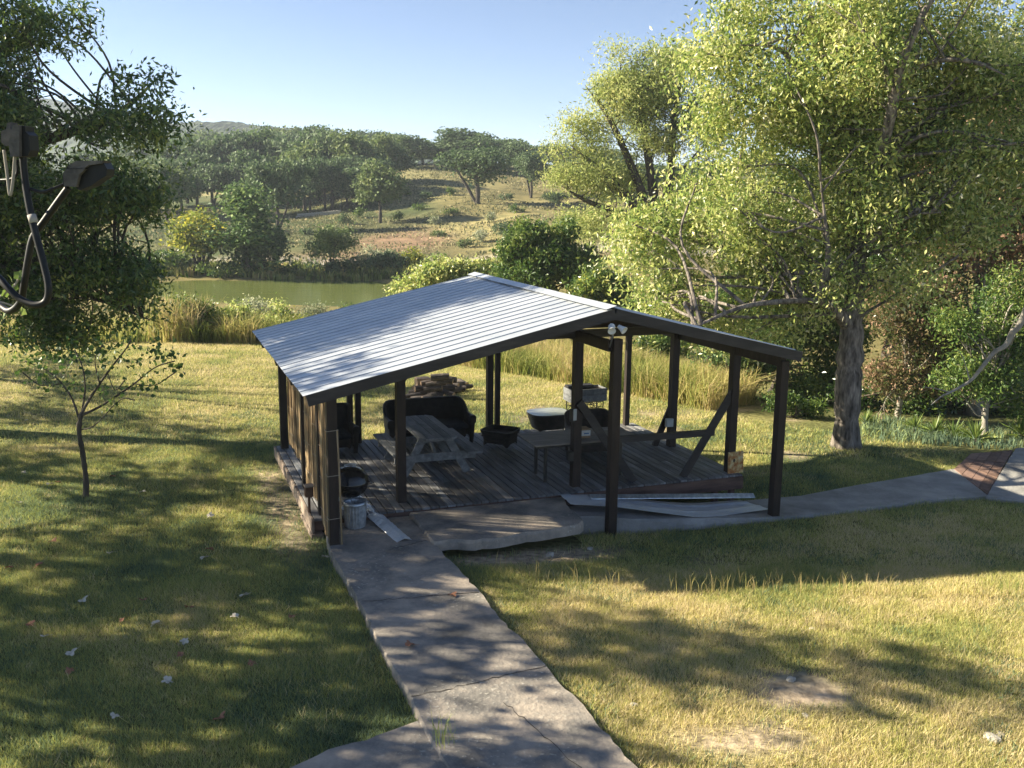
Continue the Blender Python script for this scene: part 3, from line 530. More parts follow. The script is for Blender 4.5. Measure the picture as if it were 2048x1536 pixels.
def shell_seat(name, label, cat, loc, rz, w_, d_, hb, ha, mt='wicker', group=None, seat=.36, square=False):
    t = thing(name, label, cat, loc, rz, group); hw, hd = w_/2, d_/2; rad = .10 if square else min(.26, hw*.55)
    path = [(-hw, -hd+i*(d_-rad)/8) for i in range(9)]+[(-hw+rad-rad*math.cos(a), hd-rad+rad*math.sin(a)) for a in np.linspace(.15, PI/2, 9)]
    path += [(-hw+rad+i*(w_-2*rad)/10, hd) for i in range(1, 10)]+[(hw-rad+rad*math.sin(a), hd-rad+rad*math.cos(a)) for a in np.linspace(0, PI/2-.15, 9)]+[(hw, -hd+(d_-rad)*(1-i/8)) for i in range(9)]
    n_ = len(path); V = []; L_ = 9; tops = []
    for i, (x, y) in enumerate(path):
        f = (y+hd)/(d_); top = ha+(hb-ha)*float(sstep(.45, .95, f)) if not square else (ha if f < .8 else hb)
        top -= .03*math.cos(PI*min(1, abs(x)/hw))*0
        ox, oy = (x/hw*.5, y/hd*.3)
        for l in range(L_):
            s_ = l/(L_-1); fl = .06*s_**2+.03*math.sin(s_*PI); V.append((x+ox*fl*1.6-.0, y+max(0, oy)*fl*2.2, .13+(top-.13)*s_))
        tops.append(V[-1])
    ii = np.arange(n_*L_).reshape(n_, L_); me = np_mesh('backrest', V, np.stack([ii[:-1, :-1], ii[:-1, 1:], ii[1:, 1:], ii[1:, :-1]], -1).reshape(-1, 4), smooth=True)
    o = link_mesh('backrest', me, M[mt], t); md = o.modifiers.new('t', 'SOLIDIFY'); md.thickness = .045; md.offset = 0
    mb = MB(); mb.tube(tops, .034, 8); mb.build('rolled_edge', M[mt], o, True)
    for s_ in (-1, 1):
        mb = MB(); x = s_*(hw+.015)
        prof = [(.04, .0), (.05, .2), (.06, .4), (.085, ha-.12), (.095, ha-.04), (.07, ha+.02), (.03, ha+.035)]
        V2 = []; 
        for wx, z in prof: V2 += [(x+s_*(z*.05)-wx*.8, -hd-.03, z), (x+s_*(z*.05)+wx*.8, -hd-.03, z), (x+s_*(z*.05)+wx*.8, -hd+.05, z), (x+s_*(z*.05)-wx*.8, -hd+.05, z)]
        F2 = [(l*4+i, l*4+(i+1) % 4, l*4+4+(i+1) % 4, l*4+4+i) for l in range(len(prof)-1) for i in range(4)]+[(3, 2, 1, 0), tuple(len(prof)*4-4+i for i in range(4))]
        mb.add(V2, F2); mb.build('armrest', M[mt], t)
        mb = MB(); mb.box(s_*(hw-.02)-.025, s_*(hw-.02)+.025, hd-.08, hd-.03, 0, .2); mb.build('leg', M[mt], t)
    b_ = wicker_body('seat', mt, t, [(.0, hw-.03, hd-.02), (.12, hw-.03, hd-.02), (.2, hw-.03, hd-.02), (seat-.08, hw-.03, hd-.02)], .14)
    mb = MB(); mb.box(-hw+.06, hw-.06, -hd+.0, hd-.07, seat-.08, seat+.035, .03); mb.build('cushion', M['cushion'], t)
    return t
shell_seat('loveseat', 'dark wicker loveseat with a high curved back behind the picnic table', 'loveseat', S(1.83, 4.12), YAW+.0, 1.62, .74, .80, .54, 'wicker')
shell_seat('armchair', 'square backed dark wicker armchair beside the left bamboo blinds', 'armchair', S(-.17, 3.98), YAW+.05, .78, .66, .84, .5, 'wicker', square=True)
shell_seat('armchair', 'brown wicker armchair with a curved back and headrest, behind the grey folding table', 'armchair', S(4.62, 2.2), YAW-.1, .84, .74, .78, .55, 'wicker_brown')
t = thing('ottoman', 'small dark wicker ottoman with sunken top, right of the picnic table', 'ottoman', S(3.06, 3.12), YAW+R(44))
wicker_body('body', 'wicker', t, [(0, .25, .29), (.1, .25, .285), (.2, .25, .285), (.30, .27, .30), (.37, .30, .335), (.40, .305, .34)], .16, p=7)
mb = MB(); mb.box(-.26, .26, -.29, .29, .27, .31, .02); mb.build('tray', M['wicker'], t)
t = thing('coffee_table', 'round cornered wicker table with a pale glass top at the back edge of the deck', 'table', S(4.46, 4.0), YAW)
wicker_body('body', 'wicker_brown', t, [(0, .33, .27), (.06, .335, .275), (.15, .345, .28), (.28, .39, .32), (.40, .43, .355), (.455, .44, .36)], .13, p=3.2)
mb = MB(); mb.lathe([(superr(0, .43, .43), z) if 0 else (1, z) for z in (.456, .466)], 64, wob=lambda a, z: superr(a, .445, .365, 3.2)-1)
n64 = 64; mb.f.append(tuple(range(n64, 2*n64))); mb.build('glass_top', M['glass'], t)
# folding table with the box on it
t = thing('folding_table', 'long rectangular table with a plain grey brown top and black frame legs', 'table', S(3.73, .86), YAW-.03)
mb = MB(); mb.box(-1.0, 1.0, -.46, .46, .72, .75, .006); mb.build('tabletop', M['tabletop'], t)
for s_ in (-1, 1):
    mb = MB(); x = s_*.72
    for y in (-.24, .24): mb.box(x-.025, x+.025, y-.025, y+.025, .02, .718, .003)
    mb.box(x-.022, x+.022, -.22, .22, .0, .035, .003); mb.build('leg', M['black'], t)
mb = MB(); mb.box(-.95, .95, -.41, -.38, .675, .718); mb.box(-.95, .95, .38, .41, .675, .718); mb.build('frame', M['black'], t)
t = thing('cardboard_box', 'small cardboard box with a white label standing on the long grey table', 'box', S(3.76, .73, .752), YAW-.05)
mb = MB(); mb.box(-.095, .095, -.11, .11, 0, .17, .004); mb.build('carton', M['card'], t)
mb = MB(); mb.box(-.093, .093, -.1135, -.1105, .045, .145, .001); lb = mb.build('sticker', M['white'], t); mb = MB(); mb.box(-.03, .065, -.1155, -.114, .078, .1, .0005); mb.build('print', M['blue'], lb)
# raised planter on a scrolled metal stand
t = thing('planter', 'raised wooden planter box on a tall scrolled black metal stand', 'planter', S(5.32, 4.02), YAW)
mb = MB()
for z in (.66, .80): mb.box(-.42, .42, -.21, -.185, z, z+.135); mb.box(-.42, .42, .185, .21, z, z+.135); mb.box(-.42, -.395, -.183, .183, z, z+.135); mb.box(.395, .42, -.183, .183, z, z+.135)
mb.build('box', M['greywood'], t)
mb = MB(); mb.box(-.39, .39, -.18, .18, .66, .9); mb.build('soil', mat('dark_soil', [(.3, (.02, .014, .01)), (.7, (.06, .045, .035))], 20, 1, bump=.6), t)
mb = MB(); mb.box(-.40, .2, .0, .2, .94, .985); mb.build('lid', M['stain_h'], t)
for x in (-.36, .36):
    for y in (-.16, .16): mb = MB(); mb.tube([(x, y, 0), (x, y, .66)], .012, 6); mb.build('leg', M['black'], t)
mb = MB(); 
for y in (-.16, .16):
    mb.tube([(-.36, y, .52), (.36, y, .52)], .008, 6); mb.tube([(-.36, y, .64), (.36, y, .64)], .008, 6)
    for x in (-.27, -.09, .09, .27): mb.tube([(x+.05*math.cos(a), y, .58+.05*math.sin(a)) for a in np.linspace(0, 2*PI, 13)], .006, 5)
    mb.tube([(-.36, y, .42), (-.2, y, .55), (0, y, .6), (.2, y, .55), (.36, y, .42)], .007, 5)
    mb.tube([(-.36, y, .16), (.36, y, .16)], .007, 5)
mb.tube([(0, -.16, .0), (0, -.16, .66)], .009, 6); mb.build('scrollwork', M['black'], t)
# kettle grill
t = thing('kettle_grill', 'black kettle barbecue grill standing behind the trash can', 'grill', S(-.57, .0, -.10), YAW)
mb = MB(); r0_ = .285; prof = [(.05, .39)]+[(r0_*math.sin(a), .64-.25*math.cos(a)) for a in np.linspace(.25, PI/2, 9)]+[(r0_+.008, .645), (r0_, .655)]; mb.lathe(prof, 40); mb.build('bowl', M['enamel'], t, True)
mb = MB(); mb.lathe([(r0_+.012, .645), (r0_+.012, .66)]+[(r0_*math.cos(a)+.004, .66+.235*math.sin(a)) for a in np.linspace(.08, PI/2-.001, 10)], 40); ld = mb.build('lid', M['enamel'], t, True)
mb = MB(); mb.tube([(-.09, 0, .87), (-.085, 0, .92), (0, 0, .935), (.085, 0, .92), (.09, 0, .87)], .011, 8); mb.build('handle', M['galv'], ld, True)
mb = MB(); mb.tube([(.28, -.06, .6), (.33, -.05, .6), (.33, .05, .6), (.28, .06, .6)], .010, 6); mb.build('handle', M['black'], t, True)
for a in (.5, 2.6, 4.6):
    mb = MB(); mb.tube([(.15*math.cos(a), .15*math.sin(a), .46), (.30*math.cos(a), .30*math.sin(a), .02)], .011, 8); mb.build('leg', M['galv'], t, True)
for sx in (-.27, .04):
    mb = MB(); mb.lathe([(.001, -.018), (.06, -.018), (.075, -.012), (.075, .012), (.06, .018), (.001, .018)], 24); o = mb.build('wheel', M['rubber'], t, True); o.location = (sx, -.26, .078); o.rotation_euler = (0, R(90), .3)
mb = MB(); mb.lathe([(.001, .2), (.12, .2), (.14, .215), (.13, .213), (.001, .208)], 24); mb.build('ash_catcher', M['galv'], t, True)
# trash can
P = G(711, 1054, -.12); t = thing('trash_can', 'ribbed galvanised steel trash can without a lid at the front left corner of the pavilion', 'trash can', P)
rib = lambda a, z: .006*(1 if math.sin(a*22) > 0 else -1)*float(.03 < z < .37)
mb = MB(); mb.lathe([(.148, 0), (.152, .0), (.152, .025), (.153, .035), (.156, .05), (.163, .2), (.170, .35), (.172, .375), (.174, .38), (.175, .42)], 132, wob=rib); o = mb.build('can_body', M['galv'], t, True, solid=.004)
mb = MB(); mb.lathe([(.178*math.cos(0)+.006*math.cos(a), .425+.006*math.sin(a)) for a in np.linspace(0, 2*PI, 9)], 48); mb.lathe([(.176+.004*math.cos(a), .385+.004*math.sin(a)) for a in np.linspace(0, 2*PI, 7)], 48); mb.build('rim', M['galv'], t, True)
mb = MB(); mb.lathe([(.001, .02), (.15, .02), (.15, .024), (.001, .024)], 32); mb.build('base', M['galv'], t)
for s_ in (-1, 1):
    mb = MB(); mb.tube([(s_*.174, -.045, .33), (s_*.20, -.045, .33), (s_*.21, -.04, .30), (s_*.21, .04, .30), (s_*.20, .045, .33), (s_*.174, .045, .33)], .005, 6); mb.build('handle', M['galv'], t, True)
# crumpled flashing strip
def strip(name, label, p0, p1, w_, fold, mt, n_=30, crump=.004, up=0.):
    p0 = np.array(p0); p1 = np.array(p1); d = p1-p0; L_ = np.linalg.norm(d); d /= L_; sd_ = np.cross(d, [0, 0, 1]); sd_ /= np.linalg.norm(sd_); r_ = random.Random(5)
    mb = MB(); V = []; c = (p0+p1)/2
    for i in range(n_+1):
        P = p0+d*L_*i/n_-c; wob = up*math.sin(PI*i/n_)
        for x, z in ((-w_/2, 0), (-w_*.02, fold), (w_*.48, .0), (w_*.5, -.012)): V.append(P+sd_*x+np.array([0, 0, z+wob+.006+r_.uniform(-crump, crump)]))
    mb.add(V, [(i*4+k, (i+1)*4+k, (i+1)*4+k+1, i*4+k+1) for i in range(n_) for k in range(3)]); o = mb.build(name, M[mt], None, solid=.002); o.location = c; return tag(o, label, 'metal strip')
strip('metal_flashing', 'crumpled shiny flashing strip leaning from the deck onto the concrete beside the trash can', S(-.38, 1.05, .02), S(.0, -1.15, -.105), .24, .035, 'flash', 46, .007)
strip('metal_flashing', 'long narrow bent metal strip lying on the white sheet below the deck edge', S(3.45, -.25, -.05), S(6.55, -.52, -.26), .16, .05, 'galv', 20, .002)
# bowed sheet
t_ = MB(); cor = [S(2.98, .0, -.07), S(6.35, -.42, -.375), S(6.55, -1.02, -.385), S(4.97, -1.08, -.375), S(2.95, -.58, -.09)]
V = []; NU, NV = 40, 9
for i in range(NU+1):
    s_ = i/NU; f = cor[0]*(1-s_)+cor[1]*s_; nn = (cor[4]*(1-s_/.6)+cor[3]*(s_/.6)) if s_ < .6 else (cor[3]*(1-(s_-.6)/.4)+cor[2]*((s_-.6)/.4))
    for j in range(NV+1):
        q = j/NV; P = f*(1-q)+nn*q; b_, a_ = inv(P); base = -.065 if b_ < 2.98 else -.40+.24*float(sstep(5.2, 3.0, b_)); sm = max(base+.05, -.03-(.33*float(sstep(2.9, 5.8, b_))))
        V.append((P[0], P[1], sm+.014*(1 if j in (2, 6) else 0)+.01))
V = np.array(V); cc = V.mean(0); V = V-cc; ii = np.arange((NU+1)*(NV+1)).reshape(NU+1, NV+1)
me = np_mesh('metal_sheet', V, np.stack([ii[:-1, :-1], ii[:-1, 1:], ii[1:, 1:], ii[1:, :-1]], -1).reshape(-1, 4)); o = link_mesh('metal_sheet', me, M['zinc_sheet']); o.location = cc; md = o.modifiers.new('t', 'SOLIDIFY'); md.thickness = .004; tag(o, 'large bowed white grey roofing sheet lying on the path in front of the deck', 'metal sheet')
# rusty plate, box on pipe
t = thing('rusty_plate', 'rust stained panel with a dark hole at the right front post of the deck', 'panel', S(6.56, .085, .002), YAW); t.rotation_euler[0] = -.06
mb = MB(); mb.box(-.16, .16, -.012, .012, 0, .40, .003); mb.build('plate', M['rust'], t); mb = MB(); mb.lathe([(.03, 0), (.03, .003), (.001, .003)], 14, sx=.7, sy=1.2); o = mb.build('hole', pit, t); o.rotation_euler = (R(90), 0, 0); o.location = (-.04, -.0125, .24)
P = G(620, 1060, -.3); t = thing('meter_box', 'small rusty brown box on a thin upright pipe against the left side of the deck', 'box', (P[0], P[1], -.32), YAW)
mb = MB(); mb.tube([(0, 0, 0), (0, 0, .62)], .022, 10); mb.build('pipe', M['brownbox'], t, True); mb = MB(); mb.box(-.065, .065, -.06, .06, .58, .74, .008); mb.build('box', M['brownbox'], t); mb = MB(); mb.box(-.075, .075, -.07, .07, .742, .77, .006); mb.build('cap', M['rim_side'], t)
# stones at the broken slab edge
def rock(name, label, cat, loc, s_, mt, group=None, seed=0, flat=.6):
    r_ = np.random.default_rng(seed); mb = MB(); prof = [(.001, -.5), (.3, -.45), (.48, -.2), (.5, .1), (.36, .36), (.15, .46), (.001, .48)]; ph = r_.random(6)*6
    mb.lathe([(a*s_, b_*s_*flat) for a, b_ in prof], 14, wob=lambda a, z: s_*(.09*math.sin(2*a+ph[0])+.06*math.sin(3*a+ph[1]+z*9/s_)+.03*math.sin(7*a+ph[2]))*float(abs(z) < .44*s_*flat)); o = mb.build(name, M[mt]); o.location = [float(c) for c in loc]; o.rotation_euler[2] = r_.random()*6; return tag(o, label, cat, group)
def onz(u, v, g=-.3):
    z = g
    for _ in range(6): P = G(u, v, z); z = float(tz(P[0], P[1]))
    return P, z
P, z = onz(1158, 1062); rock('boulder', 'rounded broken concrete lump at the right end of the cracked slab', 'boulder', (P[0], P[1]+.1, z+.12), .36, 'rock', None, 1, .85)
P, z = onz(1100, 1112); rock('stone', 'greenish white stone on bare dirt in front of the cracked slab', 'stone', (P[0], P[1], z+.02), .13, 'rock', None, 2)
for i, (u, v, s_, lb) in enumerate([(1985, 1478, .2, 'larger pale stone near the bottom right corner, in shaded grass'), (2000, 1472, .14, 'smaller pale stone touching the larger one near the bottom right corner'), (1582, 1360, .14, 'pale stone at the top of the bare dirt patch in the right foreground'), (1612, 1432, .1, 'small pale stone below the bare dirt patch in the right foreground'), (1268, 1410, .1, 'flat pale stone in the grass just right of the walkway'), (1625, 1258, .09, 'tiny white stone in the middle of the sunny yellow grass'), (1180, 1098, .14, 'grey rock right beside the cracked slab end')]):
    P, z = onz(u, v); rock('stone', lb, 'stone', (P[0], P[1], z+.0), s_*.8, 'rock', 'stones in the right lawn', 10+i)
# firewood
LG = []
for k in range(3):
    L_ = .5; mb = MB(); mb.tube([(-L_/2, 0, 0), (-.1, .006, .004), (.1, -.005, .003), (L_/2, 0, 0)], [.085, .09, .088, .084], 11, caps=False); lo = mb.build('log', M['log'])
    mb = MB(); mb.tube([(-L_/2-.001, 0, 0), (-L_/2+.004, 0, 0)], .084, 11); mb.build('cut_end', M['logend'], lo); mb = MB(); mb.tube([(L_/2-.004, 0, 0), (L_/2+.001, 0, 0)], .083, 11); mb.build('cut_end', M['logend'], lo); LG.append(lo)
r_ = random.Random(4); first = True; cnt = 0
for i, (u, v, hh, rz, s_) in enumerate([(822, 792, .1, .3, 1), (838, 786, .1, -.2, 1.1), (842, 797, .09, .1, 1.1), (858, 795, .1, .9, 1), (873, 790, .1, -.4, .9), (850, 778, .22, .2, 1.1), (866, 778, .28, .0, 1), (880, 782, .12, .5, 1), (895, 786, .1, -.6, .9), (905, 780, .1, .2, 1), (916, 776, .1, -.1, .9), (928, 774, .1, .4, 1), (890, 774, .24, .1, 1.1), (902, 770, .22, -.3, .9), (872, 768, .42, .05, 1.1), (886, 762, .5, -.1, 1.1), (860, 765, .45, .25, 1), (915, 768, .2, .6, .9), (835, 774, .1, 1.2, 1), (925, 766, .1, -.8, .8), (880, 755, .62, .1, 1), (897, 759, .45, .3, .9)]):
    P, z = onz(u, v+hh*70, -.5); o = LG[i] if i < 3 else copy_tree(LG[i % 3]); o.location = (P[0], P[1], z+hh); o.rotation_euler = (r_.uniform(-.6, .6), r_.uniform(-.15, .15), rz); o.scale = (s_, r_.uniform(.7, 1.1), r_.uniform(.7, 1.1))
    tag(o, {0: 'firewood log at the lower left corner of the woodpile', 11: 'firewood log farthest right in the woodpile', 20: 'topmost firewood log of the woodpile', 18: 'firewood log lying crosswise at the left end of the woodpile', 19: 'short firewood log at the upper right end of the woodpile'}.get(i, 'cut firewood log lying inside the loose woodpile behind the loveseat'), 'log', 'logs in the woodpile')
P, z = onz(846, 790, -.5); mb = MB(); mb.box(-.2, .2, -.17, .17, 0, .52, .02); o = mb.build('wood_block', M['logend']); o.location = (P[0], P[1], z-.02); o.rotation_euler[2] = .35; tag(o, 'squared upright wood block with a pale top at the left of the woodpile', 'wood block')
# ------------------------------------------------------------------ cables hanging close to the camera on the left
def DD(u, v, y): return D(u, v, y)
def smooth(pts, n_=8):
    P = np.array(pts, float); P = np.vstack([2*P[0]-P[1], P, 2*P[-1]-P[-2]]); out = []
    for i in range(1, len(P)-2):
        for t_ in np.linspace(0, 1, n_, endpoint=False):
            a, b, c, d = P[i-1:i+3]; out.append(.5*((2*b)+(-a+c)*t_+(2*a-5*b+4*c-d)*t_**2+(-a+3*b-3*c+d)*t_**3))
    out.append(P[-2]); return np.array(out)
base = DD(60, 470, 2.6); t = thing('power_cable', 'looped black service cable with splice blocks hanging at the left edge, close in front', 'cable', base)
def cab(name, pts, r, mt='cable'):
    mb = MB(); P = smooth([DD(*p)-base for p in pts]); mb.tube(P, r, 12); return mb.build(name, M[mt], t, True)
cab('cable', [(45, 305, 2.6), (50, 360, 2.6), (60, 420, 2.59), (72, 470, 2.58), (88, 530, 2.57), (97, 575, 2.56), (92, 602, 2.56), (70, 610, 2.56), (40, 598, 2.57), (15, 575, 2.58), (-8, 550, 2.6), (-60, 500, 2.65)], .0093)
cab('cable', [(137, 375, 2.62), (115, 405, 2.62), (90, 440, 2.62), (66, 475, 2.62), (56, 520, 2.62), (48, 570, 2.63), (40, 605, 2.65), (20, 622, 2.67), (0, 612, 2.7), (-50, 580, 2.75)], .0093)
cab('wire', [(60, 378, 2.6), (85, 384, 2.6), (110, 376, 2.6), (135, 366, 2.62)], .0045); cab('wire', [(-30, 358, 2.65), (0, 360, 2.62), (25, 357, 2.6), (34, 345, 2.6), (34, 320, 2.6)], .0035)
cab('copper_strand', [(8, 300, 2.59), (14, 345, 2.585), (20, 390, 2.58), (26, 360, 2.58), (30, 310, 2.58)], .004, 'pale_bark')
def blockbox(name, poly, y, dy, mt='housing'):
    mb = MB(); Pn = [DD(u, v, y)-base for u, v in poly]; n_ = len(Pn); back = [p+np.array([0, dy, 0]) for p in Pn]
    mb.add(Pn+back, [tuple(range(n_)), tuple(range(2*n_-1, n_-1, -1))]+[(i, n_+i, n_+(i+1) % n_, (i+1) % n_) for i in range(n_)]); return mb.build(name, M[mt], t)
blockbox('splice_block', [(24, 250), (38, 250), (38, 313), (20, 313), (17, 285), (22, 268)], 2.56, .06); blockbox('splice_block', [(38.5, 250), (50, 252), (50, 262), (58, 270), (60, 300), (55, 312), (38.5, 313)], 2.575, .05, 'cable')
blockbox('clamp', [(2, 262), (12, 258), (14, 246), (20, 244), (20, 256), (24, 262), (22, 292), (10, 292), (2, 284)], 2.59, .04)
blockbox('splice_block', [(125, 352), (136, 330), (152, 324), (206, 323), (214, 338), (212, 352), (195, 362), (182, 372), (158, 381), (150, 372), (127, 373)], 2.60, .05, 'cable')
blockbox('splice_cover', [(126, 346), (132, 338), (170, 338), (158, 350), (152, 374), (128, 372)], 2.585, .05, 'housing')
blockbox('splice_cover', [(135, 333), (152, 322), (207, 321), (203, 327), (178, 330), (168, 337), (138, 337)], 2.59, .05, 'housing')
mb = MB(); P0, P1 = DD(63, 430, 2.588)-base, DD(68, 446, 2.584)-base; mb.tube([P0, P1], .0112, 12); mb.build('tape', M['tape'], t, True)
# ------------------------------------------------------------------ vegetation generators
DENS = 2.4; NL = [0]
def leaf_cloud(name, P, size, mt, parent=None, seed=0, aspect=.42, droop=.35, v=None, kind=None):
    r_ = np.random.default_rng(seed); n_ = len(P); d = r_.normal(size=(n_, 3)); d[:, 2] -= droop; d /= np.linalg.norm(d, axis=1)[:, None]
    u = r_.normal(size=(n_, 3)); u[:, 2] += .5; s_ = np.cross(d, u); s_ /= np.linalg.norm(s_, axis=1)[:, None]+1e-9; nn = np.cross(s_, d)
    L_ = size*(.6+.8*r_.random(n_))[:, None]; W_ = L_*aspect
    V = np.stack([P, P+d*L_*.5+s_*W_*.5+nn*W_*.1, P+d*L_, P+d*L_*.5-s_*W_*.5+nn*W_*.1], 1).reshape(-1, 3)
    if v is None: v = r_.random(n_)
    me = np_mesh(name, V, np.arange(n_*4).reshape(-1, 4), np.repeat(v, 4)); o = link_mesh(name, me, mt, parent)
    return o
def spray_points(c, rx, rz, nsp, per, r_, sig, shell=.55, base=None, ry=None):
    ry = rx if ry is None else ry
    d = r_.normal(size=(nsp, 3)); d /= np.linalg.norm(d, axis=1)[:, None]; rad = (shell+(1-shell)*r_.random(nsp))[:, None]*np.array([rx, ry, rz]); q = np.array(c)+d*rad
    P = np.repeat(q, per, 0)+r_.normal(size=(nsp*per, 3))*sig*np.array([1, 1, .75]); return q, P
def plant(name, label, cat, base, clusters, lm, bm, leaf, nsp, per, sig, seed, trunk=None, tr=.15, limbs=True, group=None, aspect=.42, droop=.35, extra=None, extra_r=None, vamp=.55, vmid=.5, nt=3, shell=.5, dens=1.):
    """clusters: (x,y,z,rx,rz) in world space; base: foot of the trunk; trunk: world polyline with radii (x,y,z,r)"""
    nsp = nsp*DENS*dens; r_ = np.random.default_rng(seed); base = np.array(base, float); t = thing(name, label, cat, base, 0, group); mb = MB()
    if trunk is None:
        top = np.mean([c[:3] for c in clusters], 0); trunk = [(*base, tr), (*(base*.6+top*.4+np.array([r_.normal()*.1, r_.normal()*.1, 0])), tr*.75), (*top, tr*.35)]
    TR = np.array(trunk, float); Tp = smooth(TR[:, :3], 6); Tr = np.interp(np.linspace(0, len(TR)-1, len(Tp)), np.arange(len(TR)), TR[:, 3])
    Tr[0] *= 1.45; Tr[1] *= 1.15
    rg = 1+.10*r_.normal(size=len(Tp)); mb.tube(Tp-base, Tr*rg, 10)
    limbtips = []
    for ex in (extra or []):
        E = np.array(ex, float); E[-1, 3] = .012; Ep = smooth(E[:, :3], 6); Er = np.interp(np.linspace(0, len(E)-1, len(Ep)), np.arange(len(E)), E[:, 3]); mb.tube(Ep-base, Er, 8); limbtips.append(Ep)
    allp = np.vstack([Tp[len(Tp)//4:]]+limbtips); allr = np.full(len(allp), 1.)
    PP = []; VV = []
    for (x, y, z, rx, rz) in clusters:
        c = np.array([x, y, z]); k = max(8, int(nsp*(rx*rx*rz)**.6)); q, P = spray_points(c, rx, rz, k, per, r_, sig, shell)
        sv = r_.random(k); v_ = np.clip(vmid+(np.repeat(sv, per)-.5)*vamp+(r_.random(len(P))-.5)*.55, 0, 1)
        PP.append(P); VV.append(v_)
        if limbs:
            dd = np.linalg.norm(allp-c, axis=1)+np.maximum(0, allp[:, 2]-(c[2]-.2*rz))*3; j = r_.choice(np.argsort(dd)[:max(6, len(dd)//7)]); a = allp[j]; L_ = np.linalg.norm(c-a); midp = (a+c)/2+np.array([0, 0, .10*L_])+r_.normal(size=3)*.13*L_
            lr = max(.009, min(tr*.3, .011*L_+.007)); lp = smooth([a, midp, c], 5); mb.tube(lp-base, np.linspace(lr, lr*.45, len(lp)), 6)
            for jj in r_.choice(k, min(k, nt), False):
                e = q[jj]; s0 = lp[int(len(lp)*r_.uniform(.5, .95))]; m_ = (s0+e)/2+r_.normal(size=3)*.08*np.linalg.norm(e-s0); mb.tube(smooth([s0, m_, e], 3)-base, np.linspace(lr*.4, lr*.12, 7), 5)
    mb.build('trunk' if nsp else 'stem', M[bm], t, True)
    NL[0] += sum(map(len, PP)); print('LEAVES', label[:40] if label else name, sum(map(len, PP)), NL[0])
    P = np.vstack(PP)-base; v_ = np.concatenate(VV); leaf_cloud('crown', P, leaf, M[lm], t, seed+1, aspect, droop, v_)
    return t
def ellipses(es, y, dy, seed, r0_, sp=1.0):
    """fill image-sized ellipses at distance y with round clusters spread over depth dy"""
    r_ = np.random.default_rng(seed); out = []
    for (u, v, ru, rv, *rest) in es:
        c = D(u, v, y); hx = ru/F_PX*y; hz = rv/F_PX*y; dyy = rest[0] if rest else min(dy, (hx+hz)*.5); n_ = max(1, int(sp*hx*hz*dyy/(r0_**3)*.55))
        for _ in range(n_):
            d = r_.normal(size=3); d /= np.linalg.norm(d); q = r_.random()**.45; p = c+d*q*np.array([max(.01, hx-r0_*.7), max(.01, dyy-r0_*.7), max(.01, hz-r0_*.7)]); rr = r0_*r_.uniform(.75, 1.2); out.append((p[0], p[1], p[2], rr, rr*.8))
    return out
# ------------------------------------------------------------------ the big pecan on the right
Z0 = lambda x, y: float(tz(x, y))
Yt = 20.96
def lim(y, *q): return [(*D(u, v, y+dy), r_) for u, v, dy, r_ in q]
tb = G(1692, 893, -.5); tb[2] = Z0(tb[0], tb[1])-.05
tr = [(*tb, .27)]+lim(Yt, (1696, 780, 0, .27), (1702, 690, 0, .255), (1709, 600, 0, .21), (1716, 512, 0, .18), (1712, 409, .2, .15), (1698, 281, .4, .14), (1691, 153, .6, .11), (1680, 40, .8, .08), (1672, -80, 1, .05))
ex = [lim(Yt, (1711, 430, 0, .15), (1740, 350, -.3, .14), (1765, 290, -.9, .12), (1783, 225, -1.3, .11), (1798, 143, -1.7, .09), (1839, 41, -2.0, .07), (1880, -30, -2.1, .05), (1910, -110, -2.2, .03)),
      lim(Yt, (1752, 330, -.3, .08), (1800, 280, .1, .07), (1870, 240, .5, .06), (1947, 194, .9, .05), (2040, 150, 1.2, .04)),
      lim(Yt, (1780, 230, -.7, .06), (1820, 150, -1, .05), (1880, 121, -1.4, .045), (1950, 125, -1.7, .04), (2010, 150, -2, .03)),
      lim(Yt, (1700, 655, 0, .16), (1665, 615, -.4, .12), (1636, 598, -.8, .10), (1650, 560, -1., .075), (1656, 500, -1.1, .055), (1648, 420, -1.2, .03), (1640, 350, -1.2, .02)),
      lim(Yt, (1640, 602, -.8, .07), (1580, 602, -1.2, .06), (1491, 612, -1.8, .05), (1420, 640, -2.2, .035), (1370, 665, -2.4, .02)),
      lim(Yt, (1712, 520, 0, .08), (1735, 490, -.4, .065), (1768, 460, -.7, .05), (1829, 430, -1., .03), (1880, 425, -1.2, .02)),
      lim(Yt, (1708, 560, 0, .10), (1650, 520, .8, .08), (1560, 480, 1.4, .06), (1440, 450, 1.8, .04), (1330, 460, 2., .025)),
      lim(Yt, (1700, 300, .3, .08), (1630, 180, .2, .06), (1560, 100, 0, .045), (1480, 90, -.3, .03)), lim(Yt, (1700, 330, .3, .09), (1600, 280, 1, .07), (1500, 240, 1.5, .05), (1400, 250, 2, .03))]
cl = ellipses([(1700, 60, 300, 200), (1560, 230, 230, 170), (1430, 430, 220, 130), (1560, 560, 210, 110), (1850, 280, 260, 190), (1830, 460, 130, 110), (1330, 560, 130, 80), (1420, 640, 120, 50, .8), (1950, 100, 200, 180), (1440, 110, 110, 100), (1640, 430, 200, 150), (1290, 600, 110, 70, 1.5), (1270, 490, 80, 60, 1.5), (1500, 670, 150, 60, 1.8), (1920, 420, 170, 110, 2), (2040, 300, 120, 160, 2), (1780, 560, 120, 60, 1.5)], Yt, 3.8, 11, .72, 1.75)
plant('pecan_tree', 'large yellow green tree with thick grey trunk on the lawn right of the pavilion', 'tree', tb, cl, 'l_pecan', 'bark', .11, 19, 30, .26, 31, tr, .3, extra=ex, aspect=.4, droop=.7, vmid=.5, vamp=.6, nt=2, shell=.3)
